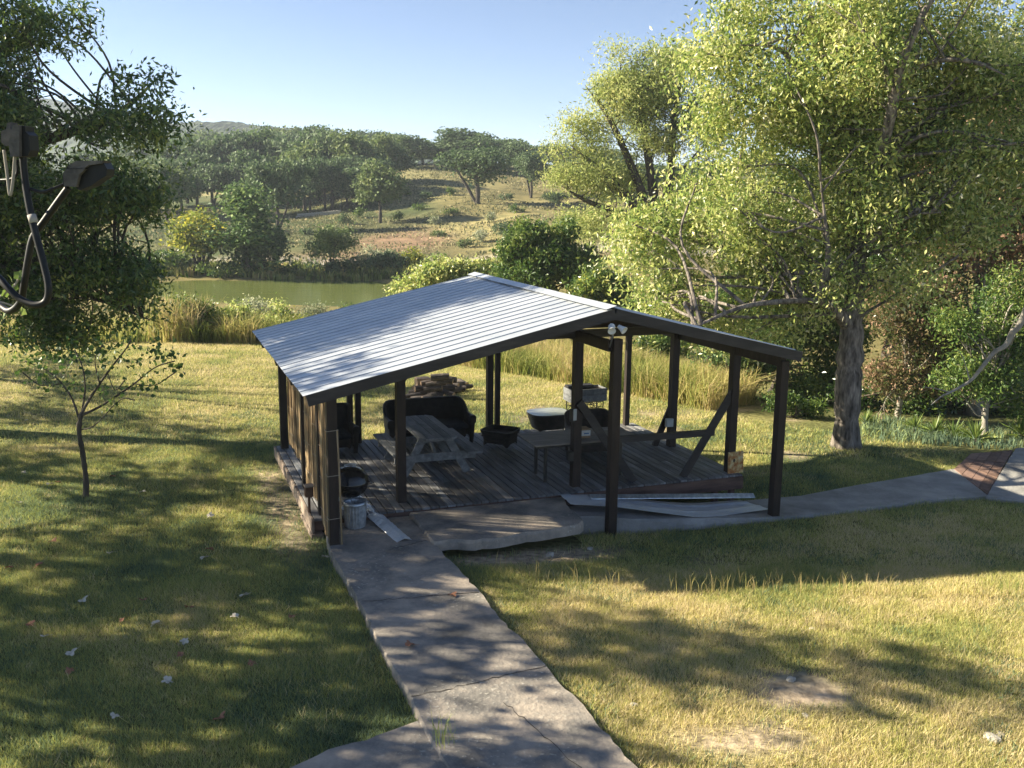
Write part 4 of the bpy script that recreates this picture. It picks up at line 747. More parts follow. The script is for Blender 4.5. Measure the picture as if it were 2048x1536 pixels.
# the dark pecan on the left; its trunk stands outside the picture
tb = np.array([-14.6, 21.5, 0]); tb[2] = Z0(-14.6, 21.5)-.05
tr = [(*tb, .38), (-14.5, 21.5, 2.5, .33), (-14.2, 21.7, 5, .27), (-13.8, 21.8, 8, .2), (-13.2, 21.9, 11, .12), (-12.8, 22, 14, .06)]
ex = [[(-14.3, 21.6, 4.2, .2), (-12.6, 21.4, 5.4, .16), *lim(21.5, (0, 300, 0, .14), (90, 280, 0, .12), (160, 258, 0, .10), (215, 240, 0, .08), (270, 200, 0, .05), (320, 150, 0, .03))],
      [(-14.4, 21.5, 2.6, .14), *lim(20.5, (-20, 520, 0, .10), (100, 560, 0, .06), (200, 600, 0, .035), (300, 640, 0, .02))],
      [(-13.9, 21.7, 7, .14), *lim(22, (-20, 120, 0, .1), (60, 60, 0, .06), (130, 20, 0, .03))]]
cl = ellipses([(-60, 120, 170, 200), (-110, 190, 110, 140, 2.6), (-60, 300, 100, 90, 2.2), (60, 60, 90, 55, 1.2), (150, 30, 30, 25, .6), (230, 250, 120, 70, 1.6), (290, 170, 70, 50, 1.1), (120, 400, 200, 110), (60, 250, 120, 50, 1.6), (130, 540, 190, 120), (-60, 400, 160, 250), (240, 420, 90, 120), (250, 610, 70, 60, 1.4), (120, 650, 130, 40, 1.2), (330, 350, 50, 60, 1.2), (300, 240, 80, 50, 1.2), (190, 660, 110, 40, 1.2), (60, 670, 100, 40, 1.2), (280, 560, 60, 60, 1.2)], 20.3, 3, 12, .6, 1.8)
cl += [(x, y, z, 1.0, .7) for x, y, z in ((-12.4, 19.8, 7.7), (-11.2, 19.2, 6.7), (-13.4, 20.6, 9.2), (-14.2, 19.6, 8.5), (-12.2, 18.5, 7.1), (-10.6, 20.2, 6.3), (-13.4, 18.6, 8.0), (-15.2, 20.4, 9.6), (-12.8, 21.2, 8.2), (-11.6, 20.6, 7.4))]  # extra crown clusters left of the frame, added to dapple the roof with shade
plant('dark_tree', 'dark green tree filling the left edge with drooping branches over the lawn', 'tree', tb, cl, 'l_dark', 'dark_bark', .13, 17, 34, .19, 32, tr, .34, extra=ex, aspect=.36, droop=.6, vmid=.42, vamp=.6, nt=2)
# trees outside the picture on the left that shade the near lawn and the walkway
for i, (x, y, rr, zz, nn) in enumerate([(-16.0, 15.2, 3.0, 6.0, 9), (-11.2, 11.6, 2.5, 5.2, 7), (-21.5, 28.5, 3.4, 6.0, 6), (-20.5, 19.5, 3.2, 7.5, 6)]):
    b0 = np.array([x, y, Z0(x, y)]); r_ = np.random.default_rng(50+i); cl = []
    for _ in range(nn*2): d = r_.normal(size=3); d /= np.linalg.norm(d); cl.append((x+d[0]*rr*1.1, y+d[1]*rr*1.25, zz+d[2]*rr*.9, 1.0, .8))
    plant('sycamore_tree', ['sycamore beyond the left edge of the picture whose crown shades the left lawn', 'sycamore nearest the camera beyond the left edge of the picture', 'sycamore beyond the left edge, beside the back of the left lawn', 'tall sycamore beyond the left edge behind the dark tree trunk'][i], 'tree', b0, cl, 'l_bush', 'pale_bark', .2, 9, 16, .26, 60+i, None, .28, aspect=.8, nt=2)
# ------------------------------------------------------------------ feathery tree beyond the pavilion
yb = 55.; b0 = D(1330, 545, yb); b0[2] = Z0(b0[0], b0[1])
ex = [lim(yb, (1315, 470, 0, .34), (1260, 400, 0, .25), (1200, 340, 0, .17), (1140, 290, 0, .08)), lim(yb, (1310, 460, 0, .3), (1270, 350, 0, .23), (1220, 240, 0, .15), (1170, 170, 0, .07)), lim(yb, (1318, 460, 0, .3), (1300, 340, 0, .23), (1280, 220, 0, .15), (1260, 110, 0, .07)),
      lim(yb, (1325, 470, 0, .3), (1340, 350, 0, .24), (1350, 230, 0, .16), (1370, 120, 0, .08)), lim(yb, (1312, 480, 0, .28), (1240, 430, 0, .2), (1170, 400, 0, .12), (1120, 370, 0, .06)), lim(yb, (1328, 480, 0, .28), (1390, 400, 0, .2), (1430, 320, 0, .12))]
cl = ellipses([(1230, 170, 90, 55), (1320, 130, 90, 60), (1180, 260, 80, 60), (1290, 250, 110, 90), (1150, 340, 70, 60), (1240, 360, 90, 70), (1200, 440, 90, 50), (1400, 250, 80, 110), (1140, 240, 40, 30), (1370, 380, 60, 60), (1270, 110, 60, 30), (1400, 130, 70, 50), (1120, 300, 40, 30), (1110, 360, 30, 30), (1300, 180, 120, 70)], yb, 4.5, 13, 1.0, 1.6)
plant('feathery_tree', 'pale yellow green feathery tree with fanned dark limbs behind the pavilion roof', 'tree', b0, cl, 'l_mesq', 'dark_bark', .2, 7, 40, .42, 33, [(*b0, .45), *lim(yb, (1318, 480, 0, .36), (1312, 450, 0, .25))], .3, extra=ex, aspect=.3, droop=.0, vmid=.5, nt=4, shell=.15)
# ------------------------------------------------------------------ bushes between the lawn and the pond
def bush(name, label, cat, es, y, mt, leaf, r0_, seed, nsp=10, per=30, sig=.18, dy=2., bark='dark_bark', sp=2.0, foot=None, group=None, **kw):
    u = np.mean([e[0] for e in es]) if foot is None else foot; P = D(u, 600, y); b0 = np.array([P[0], y, Z0(P[0], y)-.05]); cl = ellipses(es, y, dy, seed, r0_, sp)
    return plant(name, label, cat, b0, cl, mt, bark, leaf, nsp, per, sig, seed, None, kw.pop('tr', .12), group=group, **kw)
bush('round_bush', 'round dark green tree-like bush just above the roof ridge', 'bush', [(1090, 500, 85, 75), (1060, 560, 80, 60), (1150, 550, 60, 60)], 42, 'l_bush', .2, .7, 41, per=34, dens=2.6)
bush('shaded_bush', 'dark bush in shade between the round bush and the big pecan', 'bush', [(1200, 570, 75, 45), (1250, 610, 60, 40)], 39, 'l_dark', .18, .6, 42, dens=2.6)
bush('yellow_green_bush', 'bright yellow green bush left of the roof ridge at the pond edge', 'bush', [(880, 550, 85, 45), (930, 540, 50, 35), (820, 575, 35, 20)], 47, 'l_pecan', .2, .7, 43, dens=2.6)
bush('juniper', 'bushy green juniper behind the right posts of the pavilion', 'tree', [(1450, 700, 80, 60), (1510, 740, 70, 60), (1440, 780, 60, 35), (1560, 680, 60, 60), (1590, 780, 50, 40)], 28.5, 'l_cedar', .13, .6, 44, per=34, sig=.17, nsp=12, bark='pale_bark', droop=-.2, nt=4, dens=2.2, sp=3)
bush('juniper', 'dark juniper in shade between the center posts, behind the tall grass', 'tree', [(1310, 690, 60, 35), (1360, 680, 50, 45)], 36, 'l_dark', .14, .6, 45, nsp=12, droop=-.2, dens=2.6)
# ------------------------------------------------------------------ thicket at the right edge
bush('thicket_tree', 'dull green tree at the right edge, brownish pink dying leaves in its crown', 'tree', [(1960, 300, 140, 190), (2060, 450, 130, 170), (1900, 470, 110, 90)], 27, 'l_brown', .16, .8, 46, per=28, sig=.24, dy=2.6, sp=2.4, dens=1.4, bark='pale_bark', tr=.22, nt=4, vmid=.6)
bush('thicket_tree', 'mixed green and tan vine covered tree right behind the pecan trunk', 'tree', [(1820, 620, 110, 100), (1790, 760, 70, 80), (1890, 720, 90, 80), (1760, 840, 40, 25)], 25.5, 'l_brown', .11, .5, 47, per=30, sig=.2, sp=2.6, dens=2., vmid=.36, nt=3, bark='pale_bark', tr=.1)
bush('thicket_tree', 'leafy green small tree above the yuccas at the right edge', 'tree', [(1960, 750, 110, 60), (2040, 620, 90, 110), (2060, 800, 70, 50), (1930, 640, 60, 60)], 22.8, 'l_bush', .10, .42, 48, per=32, sig=.15, dens=2.2, sp=2.6, nt=3, bark='pale_bark', tr=.09)
bush('thicket_tree', 'green tree behind and left of the pecan trunk', 'tree', [(1620, 640, 130, 100), (1530, 600, 110, 70), (1650, 770, 80, 80), (1420, 620, 80, 50)], 30, 'l_bush', .15, .65, 49, per=30, sig=.22, vmid=.6, sp=2.6, dens=1.8)
bush('thicket_tree', 'tall backing tree behind the pecan crown at the far right', 'tree', [(1850, 360, 240, 230), (1700, 520, 200, 130), (2080, 200, 160, 200), (1500, 480, 130, 110)], 36, 'l_oakl', .26, 1.2, 50, per=30, sig=.36, dy=4, sp=1.6, dens=1.2, tr=.3)
bush('thicket_tree', 'deep shadowed undergrowth low between the pecan trunk and the right edge', 'tree', [(1850, 790, 140, 60), (2010, 820, 110, 45), (1950, 690, 160, 100), (1700, 800, 80, 50), (1800, 560, 130, 90)], 27.5, 'l_dark', .14, .6, 51, per=30, sig=.22, sp=2.6, dens=1.8, nt=2, vmid=.3)
bush('thicket_shrub', 'low green shrub at the lawn edge behind the right corner post of the pavilion', 'shrub', [(1620, 820, 50, 28), (1550, 800, 50, 25)], 25, 'l_bush', .09, .32, 55, per=30, sig=.12, sp=3, dens=2.5, nt=2, vmid=.4, tr=.04)
# pale bare limb
b0 = D(2048, 640, 21.5); b0 = np.array([b0[0]+1.4, 21.5, Z0(b0[0]+1.4, 21.5)])
t = thing('bare_tree', 'bare pale grey limb arching down from the right edge over the undergrowth', 'tree', b0); mb = MB()
pl = lim(21.3, (2140, 420, .1, .06), (2048, 632, 0, .05), (2025, 665, 0, .045), (2011, 691, 0, .042), (1988, 705, 0, .04), (1962, 737, -.1, .035), (1940, 762, -.1, .03), (1900, 785, -.2, .024), (1884, 792, -.2, .018), (1862, 810, -.3, .01))
pts = smooth([b0+np.array([0, 0, -.1]), np.array([b0[0]+.1, 21.4, 1.6]), *[p[:3] for p in pl]], 4); mb.tube(pts-b0, np.linspace(.10, .012, len(pts)), 8)
for (i, dx, dz) in ((26, -.5, .55), (32, -.3, .7), (36, -.6, .1), (20, .4, .8)): mb.tube(smooth([pts[i], pts[i]+np.array([dx*.5, .1, dz*.7]), pts[i]+np.array([dx, .1, dz])], 3)-b0, np.linspace(.016, .005, 7), 5)
mb.build('limb', M['pale_bark'], t, True)
# ------------------------------------------------------------------ sapling on the left lawn
P, z = onz(171, 995); b0 = np.array([P[0], P[1], z-.03]); ys = P[1]
tr = [(*b0, .055)]+lim(ys, (172, 960, 0, .045), (165, 905, 0, .042), (158, 860, 0, .04), (163, 825, 0, .036))
ex = [lim(ys, (163, 828, 0, .028), (178, 800, 0, .024), (215, 745, -.1, .017), (250, 700, -.2, .012), (262, 680, -.2, .006)), lim(ys, (165, 830, 0, .026), (205, 810, .2, .02), (265, 770, .3, .016), (310, 735, .4, .011), (350, 722, .5, .006)), lim(ys, (161, 845, 0, .022), (140, 790, .2, .018), (100, 745, .3, .013), (50, 722, .4, .007)),
      lim(ys, (162, 835, 0, .02), (170, 780, .1, .016), (165, 735, .1, .012), (150, 700, .2, .006)), lim(ys, (200, 770, -.1, .014), (190, 720, -.2, .01), (205, 690, -.3, .005)), lim(ys, (270, 768, .3, .011), (310, 770, .3, .008), (350, 745, .2, .004)), lim(ys, (120, 768, .2, .01), (80, 770, .1, .007), (45, 745, 0, .004)),
      lim(ys, (161, 860, 0, .014), (190, 850, -.2, .011), (240, 800, -.3, .008), (270, 800, -.3, .004)), lim(ys, (215, 745, -.1, .01), (230, 780, 0, .007), (250, 760, .1, .004))]
cl = []
for u, v in [(60, 720), (95, 735), (50, 745), (120, 715), (150, 700), (165, 735), (185, 705), (210, 690), (250, 685), (300, 700), (330, 715), (345, 735), (300, 755), (270, 770), (235, 730), (140, 770), (100, 765), (200, 770), (215, 800), (320, 690), (280, 725), (80, 700)]:
    p = D(u, v, ys+random.uniform(-.4, .4)); cl.append((p[0], p[1], p[2], .16, .10))
plant('sapling', 'small thin redbud sapling with sparse leaves standing alone on the left lawn', 'sapling', b0, cl, 'l_bush', 'dark_bark', 0.085, 130, 3, .12, 52, tr, .05, limbs=False, extra=ex, aspect=.85, vmid=.3, shell=.2)
# ------------------------------------------------------------------ trees across the pond
def tree_proto(seed, h, w_, mt, lf, nsp=3.0, per=24, shape='round', tl=.17, nc=22, multi=1):
    r_ = np.random.default_rng(seed); cl = []
    for _ in range(nc):
        d = r_.normal(size=3); d /= np.linalg.norm(d); q = r_.random()**.4
        if shape == 'cone': zz = h*(.15+.78*r_.random()); f = (1-zz/h)**.7+.08; a = r_.random()*2*PI; cl.append((math.cos(a)*w_*.5*f*.75*r_.random()**.5, math.sin(a)*w_*.5*f*.75*r_.random()**.5, zz, w_*.17+.2, h*.11))
        else: cl.append((d[0]*w_*.33*q, d[1]*w_*.33*q, h*(tl+(1-tl)*.5)+d[2]*h*(1-tl)*.33*q, w_*.2, h*.13))
    ex = []
    for k in range(multi-1): a = r_.random()*2*PI; ex.append([(0, 0, -.3, .16), (math.cos(a)*w_*.15, math.sin(a)*w_*.15, h*.3, .12), (math.cos(a)*w_*.3, math.sin(a)*w_*.3, h*.6, .05)])
    return lambda name, label, loc, s_, rz, group: _mk(name, label, loc, s_, rz, group, seed, cl, mt, lf, nsp, per, h, ex)
_proto = {}
def _mk(name, label, loc, s_, rz, group, seed, cl, mt, lf, nsp, per, h, ex):
    if seed not in _proto: o = plant(name, label, 'tree', (0, 0, 0), cl, mt, 'dark_bark', lf, nsp, per, .42, seed, [(0, 0, -.4, .24), (.1, .05, h*.22, .2), (-.1, .1, h*.45, .13), (0, 0, h*.7, .06)], .2, extra=ex, vamp=.4, nt=3, aspect=.6); _proto[seed] = o
    else: o = copy_tree(_proto[seed])
    o.name = name; o.location = [float(c) for c in loc]; o.scale = (s_[0], s_[0], s_[1]); o.rotation_euler = (0, 0, rz)
    for k in ('group', 'label'): 
        if k in o: del o[k]
    return tag(o, label, 'tree', group)
PR = [tree_proto(101, 8, 8, 'l_oak', .42), tree_proto(102, 8, 9, 'l_oak', .42, nc=18, multi=2), tree_proto(103, 8, 7, 'l_oakl', .42), tree_proto(104, 8, 8, 'l_oak', .36, nc=18, nsp=2.6, multi=3, tl=.22), tree_proto(105, 8, 6, 'l_cedar', .34, shape='cone', nc=26), tree_proto(106, 8, 7, 'l_yellow', .34, nc=18, tl=.12, multi=4), tree_proto(107, 8, 9, 'l_oakl', .4, nc=15, nsp=2.3, multi=3, tl=.25)]
def ftree(k, u, vtop, vbase, wpx, y, label, name='oak_tree', group=None, rz=None):
    P = D(u, vbase, y); z = Z0(P[0], P[1]); top = D(u, vtop, y)[2]; h = max(2.2, top-z); wm_ = wpx/F_PX*y; base_w = [8, 9, 7, 8, 6, 7, 9][k]
    return PR[k](name, label, (P[0], P[1], z), (wm_/base_w*1.05, h/8*1.04), random.uniform(0, 6) if rz is None else rz, group)
FT = [(5, 400, 402, 545, 140, 89.5, 'yellow tinged leafy tree on the far pond bank, left of the dark conical cedar', 'bank_tree'),
      (4, 495, 376, 545, 150, 88.5, 'dark green conical cedar on the far pond bank', 'cedar_tree'), (0, 530, 450, 545, 90, 89, 'low dark spreading bush tree at the foot of the conical cedar', 'bank_tree'),
      (1, 556, 300, 455, 118, 126, 'grey green oak standing alone downhill in front of the oak grove', 'oak_tree'),
      (2, 760, 327, 445, 92, 133, 'small light green tree alone on the slope in front of the grove', 'slope_tree'),
      (3, 955, 292, 412, 140, 143, 'open grey green oak with dark limbs alone on the grassy knoll', 'oak_tree'), (3, 1062, 302, 396, 76, 155, 'small dark oak right of the open oak on the knoll', 'oak_tree'),
      (6, 662, 452, 545, 92, 90.5, 'small olive green tree on the far bank in the middle of the pond', 'bank_tree'),
      (2, 335, 330, 450, 90, 126, 'light green small tree on the slope beside the dark left tree, nearer one', 'slope_tree'), (2, 365, 340, 430, 80, 140, 'light green small tree on the slope beside the dark left tree, farther one', 'slope_tree'),
      (3, 1110, 385, 420, 50, 135, 'low tree at the lower left edge of the feathery tree', 'slope_tree'),
      (2, 705, 268, 405, 100, 160, 'broad light green tree rising out of the middle of the grove', 'grove_tree'), (2, 765, 272, 400, 80, 168, 'second light green tree of the grove, right of the broad one', 'grove_tree'),
      (0, 640, 252, 400, 120, 165, 'tall dark oak of the grove just left of the broad light green tree', 'oak_tree'), (1, 585, 262, 400, 110, 170, 'dark oak of the grove behind the oak that stands alone', 'oak_tree'),
      (0, 480, 258, 410, 120, 168, 'wide dark oak above the conical cedar', 'oak_tree'), (1, 425, 262, 412, 110, 165, 'dark oak above the yellow tinged bank tree', 'oak_tree'), (0, 375, 270, 415, 100, 168, 'dark oak at the left end of the grove', 'oak_tree'), (4, 530, 262, 400, 70, 172, 'narrow dark tree between the two wide oaks of the grove', 'grove_tree'),
      (0, 820, 272, 380, 100, 195, 'oak at the right end of the grove above the pale knoll', 'oak_tree'), (1, 870, 282, 360, 100, 205, 'low dark oak on the skyline left of the open oak', 'oak_tree'), (0, 925, 258, 350, 120, 200, 'tallest oak on the skyline behind the open oak', 'oak_tree'), (1, 985, 270, 360, 110, 195, 'dark oak on the skyline right above the open oak', 'oak_tree'), (0, 1035, 280, 370, 90, 190, 'oak on the skyline beside the feathery tree', 'oak_tree'),
      (0, 620, 330, 415, 70, 152, 'low dark oak at the front edge of the grove, left of the stone wall', 'oak_tree'), (1, 665, 320, 420, 90, 150, 'dark oak with several trunks right behind the stone wall', 'oak_tree'), (0, 720, 335, 425, 80, 148, 'dark oak at the right front corner of the grove', 'oak_tree')]
for i, (k, u, vt, vb, wp, y, lb, nm) in enumerate(FT): ftree(k, u, vt-4, vb, wp*1.14, y, lb, nm)
for i, (u, vt, vb, wp, y, lb) in enumerate([(395, 300, 425, 90, 150, 'dark oak right above the yellow tinged bank tree, in front of the grove'), (450, 310, 428, 95, 148, 'dark oak between the yellow tinged bank tree and the conical cedar'), (505, 295, 425, 90, 152, 'dark oak at the shoulder of the conical cedar'), (610, 285, 425, 90, 155, 'tall oak of the grove right behind the oak that stands alone'), (650, 300, 428, 80, 149, 'oak in the middle front row of the grove'), (695, 310, 428, 80, 151, 'oak in front of the broad light green tree'), (740, 300, 420, 85, 156, 'dark oak in front of the second light green tree'), (780, 290, 400, 90, 170, 'oak at the right shoulder of the grove by the grassy slope'), (320, 300, 430, 100, 140, 'large oak at the edge of the dark left tree'), (290, 320, 430, 100, 138, 'oak half hidden by the drooping branches of the dark left tree')]):
    ftree([0, 1, 0, 2, 1, 0, 1, 0, 1, 2][i], u, vt, vb, wp*1.15, y, lb, 'oak_tree')
r_ = random.Random(9)
for i in range(36):                    # the wood behind them, reading as one dark line of crowns
    u = 300+i*26+r_.uniform(-12, 12); y = r_.uniform(215, 260); ftree(r_.choice([0, 1, 0, 1, 2]), u, np.interp(u, [330, 480, 640, 760, 850, 925, 1000, 1100, 1250], [268, 262, 250, 262, 285, 272, 278, 285, 290])+r_.uniform(-4, 10), 400, r_.uniform(85, 125), y, 'dark oak of the skyline woods, '+('left of the broad light green tree' if u < 640 else 'between the light green trees and the open oak' if u < 900 else 'right of the open oak'), 'oak_tree', 'skyline oaks '+('on the left' if u < 640 else 'in the middle' if u < 900 else 'on the right'))
for i in range(12):
    u = 1150+i*85+r_.uniform(-20, 20); y = r_.uniform(120, 190); ftree(r_.choice([0, 1, 2]), u, 300+r_.uniform(-15, 20), 420, r_.uniform(120, 170), y, 'tree of the far slope glimpsed through the crowns on the right', 'oak_tree', 'trees beyond the crowns on the right')
for i in range(10):
    u = -120+i*48+r_.uniform(-10, 10); y = r_.uniform(130, 200); ftree(r_.choice([0, 1, 2]), u, 315+r_.uniform(-20, 20), 420, r_.uniform(90, 130), y, 'tree of the far slope glimpsed through the dark tree on the left', 'oak_tree', 'trees beyond the dark left tree')
# shrubs on the far bank and the slope
def shrub(k, u, v, wpx, hpx, y, label, mt, seed, name='shrub', leaf=.3, group=None, per=16):
    P = D(u, v, y); z = Z0(P[0], P[1]); w_, h = wpx/F_PX*y, hpx/F_PX*y; r_ = np.random.default_rng(seed); b0 = np.array([P[0], P[1], z-.05]); cl = []
    for _ in range(k): a = r_.random()*2*PI; q = r_.random()**.5*.32; cl.append((P[0]+math.cos(a)*w_*q, P[1]+math.sin(a)*w_*q*.6, z+h*(.3+.35*r_.random()), w_*.22, h*.28))
    return plant(name, label, 'shrub', b0, cl, mt, 'dark_bark', leaf, 10, per, .22, seed, None, .05, nt=3, group=group, vamp=.5, shell=.35)
SH = [(7, 690, 552, 90, 48, 90, 'dark shrub on the far bank right of the small olive tree', 'l_oak'), (8, 770, 553, 100, 45, 90, 'dark green shrub at the water edge below the white plumed shrub', 'l_oak'), (6, 768, 525, 70, 42, 93, 'white plumed shrub on the far bank', 'l_silver'), (5, 830, 545, 70, 50, 91, 'yellowing shrub at the right end of the far bank', 'l_yellow'), (5, 735, 540, 40, 60, 91.5, 'slim grey green shrub beside the white plumed shrub', 'l_silver'),
      (4, 625, 530, 30, 22, 92, 'small dark cactus like shrub on the left part of the far bank', 'l_oak'), (4, 575, 545, 50, 18, 90, 'low green shrub on the far bank just right of the conical cedar', 'l_bush'), (7, 330, 560, 160, 50, 89, 'dark bank growth at the water edge below the yellow tinged tree', 'l_dark'), (7, 450, 555, 130, 25, 88, 'low dark growth along the water below the conical cedar', 'l_dark'),
      (5, 1010, 478, 70, 34, 113, 'dark shadowed shrub on the right slope above the round bush', 'l_oak'), (4, 965, 480, 45, 26, 112, 'silvery shrub on the slope left of the dark shadowed one', 'l_silver'), (4, 692, 445, 30, 22, 132, 'small dark shrub on the shaded slope below the stone wall', 'l_oak'), (4, 1150, 460, 120, 60, 105, 'bushy growth under the feathery tree', 'l_oakl'), (4, 850, 402, 30, 15, 150, 'small dark bush below the pale knoll', 'l_oak')]
for i, q in enumerate(SH): shrub(q[0], *q[1:6], q[6], q[7], 200+i)
r_ = random.Random(21)
for i, (u, v, y) in enumerate([(800, 440, 133), (835, 425, 140), (870, 450, 128), (905, 430, 135), (985, 440, 125), (1030, 425, 132), (1075, 460, 115), (880, 475, 117), (930, 495, 108), (1060, 500, 102), (820, 395, 155), (900, 395, 152), (1010, 395, 150), (560, 490, 112), (610, 470, 122), (640, 500, 105), (720, 440, 138)]):
    shrub(3, u, v, r_.uniform(22, 46), r_.uniform(10, 22), y, 'low scrub bush scattered over the grassy slope across the pond', r_.choice(['l_oak', 'l_silver', 'l_oakl', 'l_bush']), 300+i, group='scrub bushes on the far slope')
# low stone wall on the slope
A_, B_ = D(592, 428, 146), D(680, 430, 146); mb = MB(); n_ = 16; hgt = .7
t = thing('stone_wall', 'low pale stone wall on the slope in front of the grove', 'wall', (A_+B_)/2)
for i in range(n_):
    for j in range(2): q = A_+(B_-A_)*(i+.5*(j % 2))/n_-(A_+B_)/2; zz = Z0(*(A_+(B_-A_)*(i/n_))[:2])-((A_+B_)/2)[2]; mb.box(q[0], q[0]+(B_-A_)[0]/n_*.94, q[1]-.25, q[1]+.25, zz+j*.36-.1, zz+j*.36+.25, .06)
mb.build('stones', M['rock'], t)
# ------------------------------------------------------------------ near shrubs of the pond edge, left
NS = [(8, 350, 690, 80, 80, 37, 'pale grey green bush at the left end of the reed bank', 'l_silver'), (7, 545, 668, 70, 50, 39, 'low yellow green bush just left of the roof corner', 'l_pecan'), (7, 600, 650, 90, 45, 41, 'green bush with rusty tips above the left roof corner', 'l_yellow'), (8, 400, 690, 120, 110, 37.5, 'leafy green shrub with bright tips in the reed bank at the pond edge', 'l_bush'), (7, 480, 690, 100, 95, 38, 'yellow green shrub at the right of the reed bank', 'l_pecan'), (5, 660, 650, 90, 45, 40, 'grey plumed shrub showing above the left roof edge', 'l_silver'), (4, 760, 610, 40, 40, 45, 'small white plumed shrub showing above the roof', 'l_silver'), (5, 430, 640, 90, 60, 39, 'grey green bush behind the leafy green shrub', 'l_silver')]
NS += [(8, 560, 672, 80, 76, 43, 'yellow green bush just behind the left roof corner at the pond', 'l_pecan'), (8, 615, 668, 80, 74, 44.5, 'grey green bush second from the left roof corner at the pond', 'l_silver'), (8, 690, 660, 80, 72, 45.5, 'olive bush behind the middle of the left roof edge', 'l_bush'), (8, 740, 650, 60, 48, 47, 'small tan bush right of the olive bush behind the roof', 'l_yellow'), (8, 510, 680, 70, 90, 41, 'pale green bush at the right end of the reed bank', 'l_silver')]
for i, q in enumerate(NS): shrub(q[0], *q[1:6], q[6], q[7], 240+i, leaf=.13, per=60)
# ------------------------------------------------------------------ grasses
def blades(name, label, cat, x, y, h, wd, v, mt, lean=.35, kind='stuff', seed=0, seg=1, parent=None, z=None):
    r_ = np.random.default_rng(seed); n_ = len(x); z = tz(x, y) if z is None else z; a = r_.random(n_)*2*PI; l_ = lean*h*r_.random(n_)
    d = np.stack([np.cos(a), np.sin(a), a*0], -1); b_ = r_.random(n_)*2*PI; s_ = np.stack([np.cos(b_), np.sin(b_), b_*0], -1); P = np.stack([x, y, z-.01], -1); up = np.array([0, 0, 1.])
    if seg == 1: V = np.stack([P-s_*wd[:, None], P+s_*wd[:, None], P+up*h[:, None]+d*l_[:, None]], 1).reshape(-1, 3); F_ = np.arange(n_*3).reshape(-1, 3); k = 3; vv = np.repeat(v, 3)
    else:
        mid = P+up*(h*.6)[:, None]+d*(l_*.35)[:, None]; tip = P+up*(h*(1-.25*(l_/h)))[:, None]+d*(l_*1.2)[:, None]; w_ = wd[:, None]
        V = np.stack([P-s_*w_*.8, P+s_*w_*.8, mid-s_*w_*.8, mid+s_*w_*.8, tip-s_*w_*.15, tip+s_*w_*.15], 1).reshape(-1, 3); i0 = np.arange(n_)[:, None]*6; F_ = np.concatenate([i0+np.array([0, 1, 3, 2]), i0+np.array([2, 3, 5, 4])], 0); k = 4; vv = np.repeat(v, 6)
    me = np_mesh(name, V, F_, vv, k=k); o = link_mesh(name, me, M[mt], parent)
    if label: tag(o, label, cat)
    if kind: o['kind'] = kind
    return o
def inpoly(x, y, P):
    P = np.array(P); c = np.zeros(len(x), bool); j = len(P)-1
    for i in range(len(P)):
        m_ = ((P[i, 1] > y) != (P[j, 1] > y)) & (x < (P[j, 0]-P[i, 0])*(y-P[i, 1])/(P[j, 1]-P[i, 1]+1e-12)+P[i, 0]); c ^= m_; j = i
    return c
pav_q = [S(-1.22, -.03)[:2], S(6.68, -.03)[:2], S(6.68, 4.35)[:2], S(-1.22, 4.8)[:2]]
brk = [c0, c1, c2, c3]
def lawn(n_, y0, y1, seed):
    r_ = np.random.default_rng(seed); y = np.sqrt(y0**2+(y1**2-y0**2)*r_.random(n_)); x = -.56*y-.6+r_.random(n_)*(1.12*y+4.2)
    ok = np.ones(n_, bool)
    for q in (Pwalk, Pside, Pslab, Pcp, Prs, pav_q, brk): ok &= ~inpoly(x, y, q)
    b, a = inv(np.stack([x, y], -1)); st_, so_ = zone(x, y); ok &= r_.random(n_) > so_*1.05
    ok &= ~((b > 13.2) & (a > .5)) & (r_.random(n_) < .35+1.3*fbm(x, y, .35, 31))
    edge = y-np.interp(x, [-25, -18.7, -9.6, -.4, 3.9, 6, 8, 10.6, 20], [34.6, 34.7, 36, 30.9, 26.4, 23.6, 22, 20.6, 19]); ok &= edge < .6
    return x[ok], y[ok], st_[ok]
xs, ys_, ss = [], [], []; hs, ws = [], []
for n_, y0, y1, h0, w0, sd in ((640000, 7.6, 13.5, .056, .0036, 1), (400000, 13.5, 20, .06, .0052, 2), (330000, 20, 36.5, .066, .0085, 3)):
    x, y, s_ = lawn(n_, y0, y1, sd); r_ = np.random.default_rng(sd+70); xs.append(x); ys_.append(y); ss.append(s_); hs.append(h0*(.45+1.1*r_.random(len(x)))*(.6+.9*fbm(x, y, .5, 33))); ws.append(np.full(len(x), w0)*(.7+.6*r_.random(len(x))))
x, y, s_ = map(np.concatenate, (xs, ys_, ss)); h = np.concatenate(hs); wd = np.concatenate(ws); r_ = np.random.default_rng(5)
blades('lawn_grass', 'short mown grass covering the lawn', 'grass', x, y, h, wd, np.clip(s_*1.0+(r_.random(len(x))-.5)*.7, 0, 1), 'grass', 1.1, seed=6)
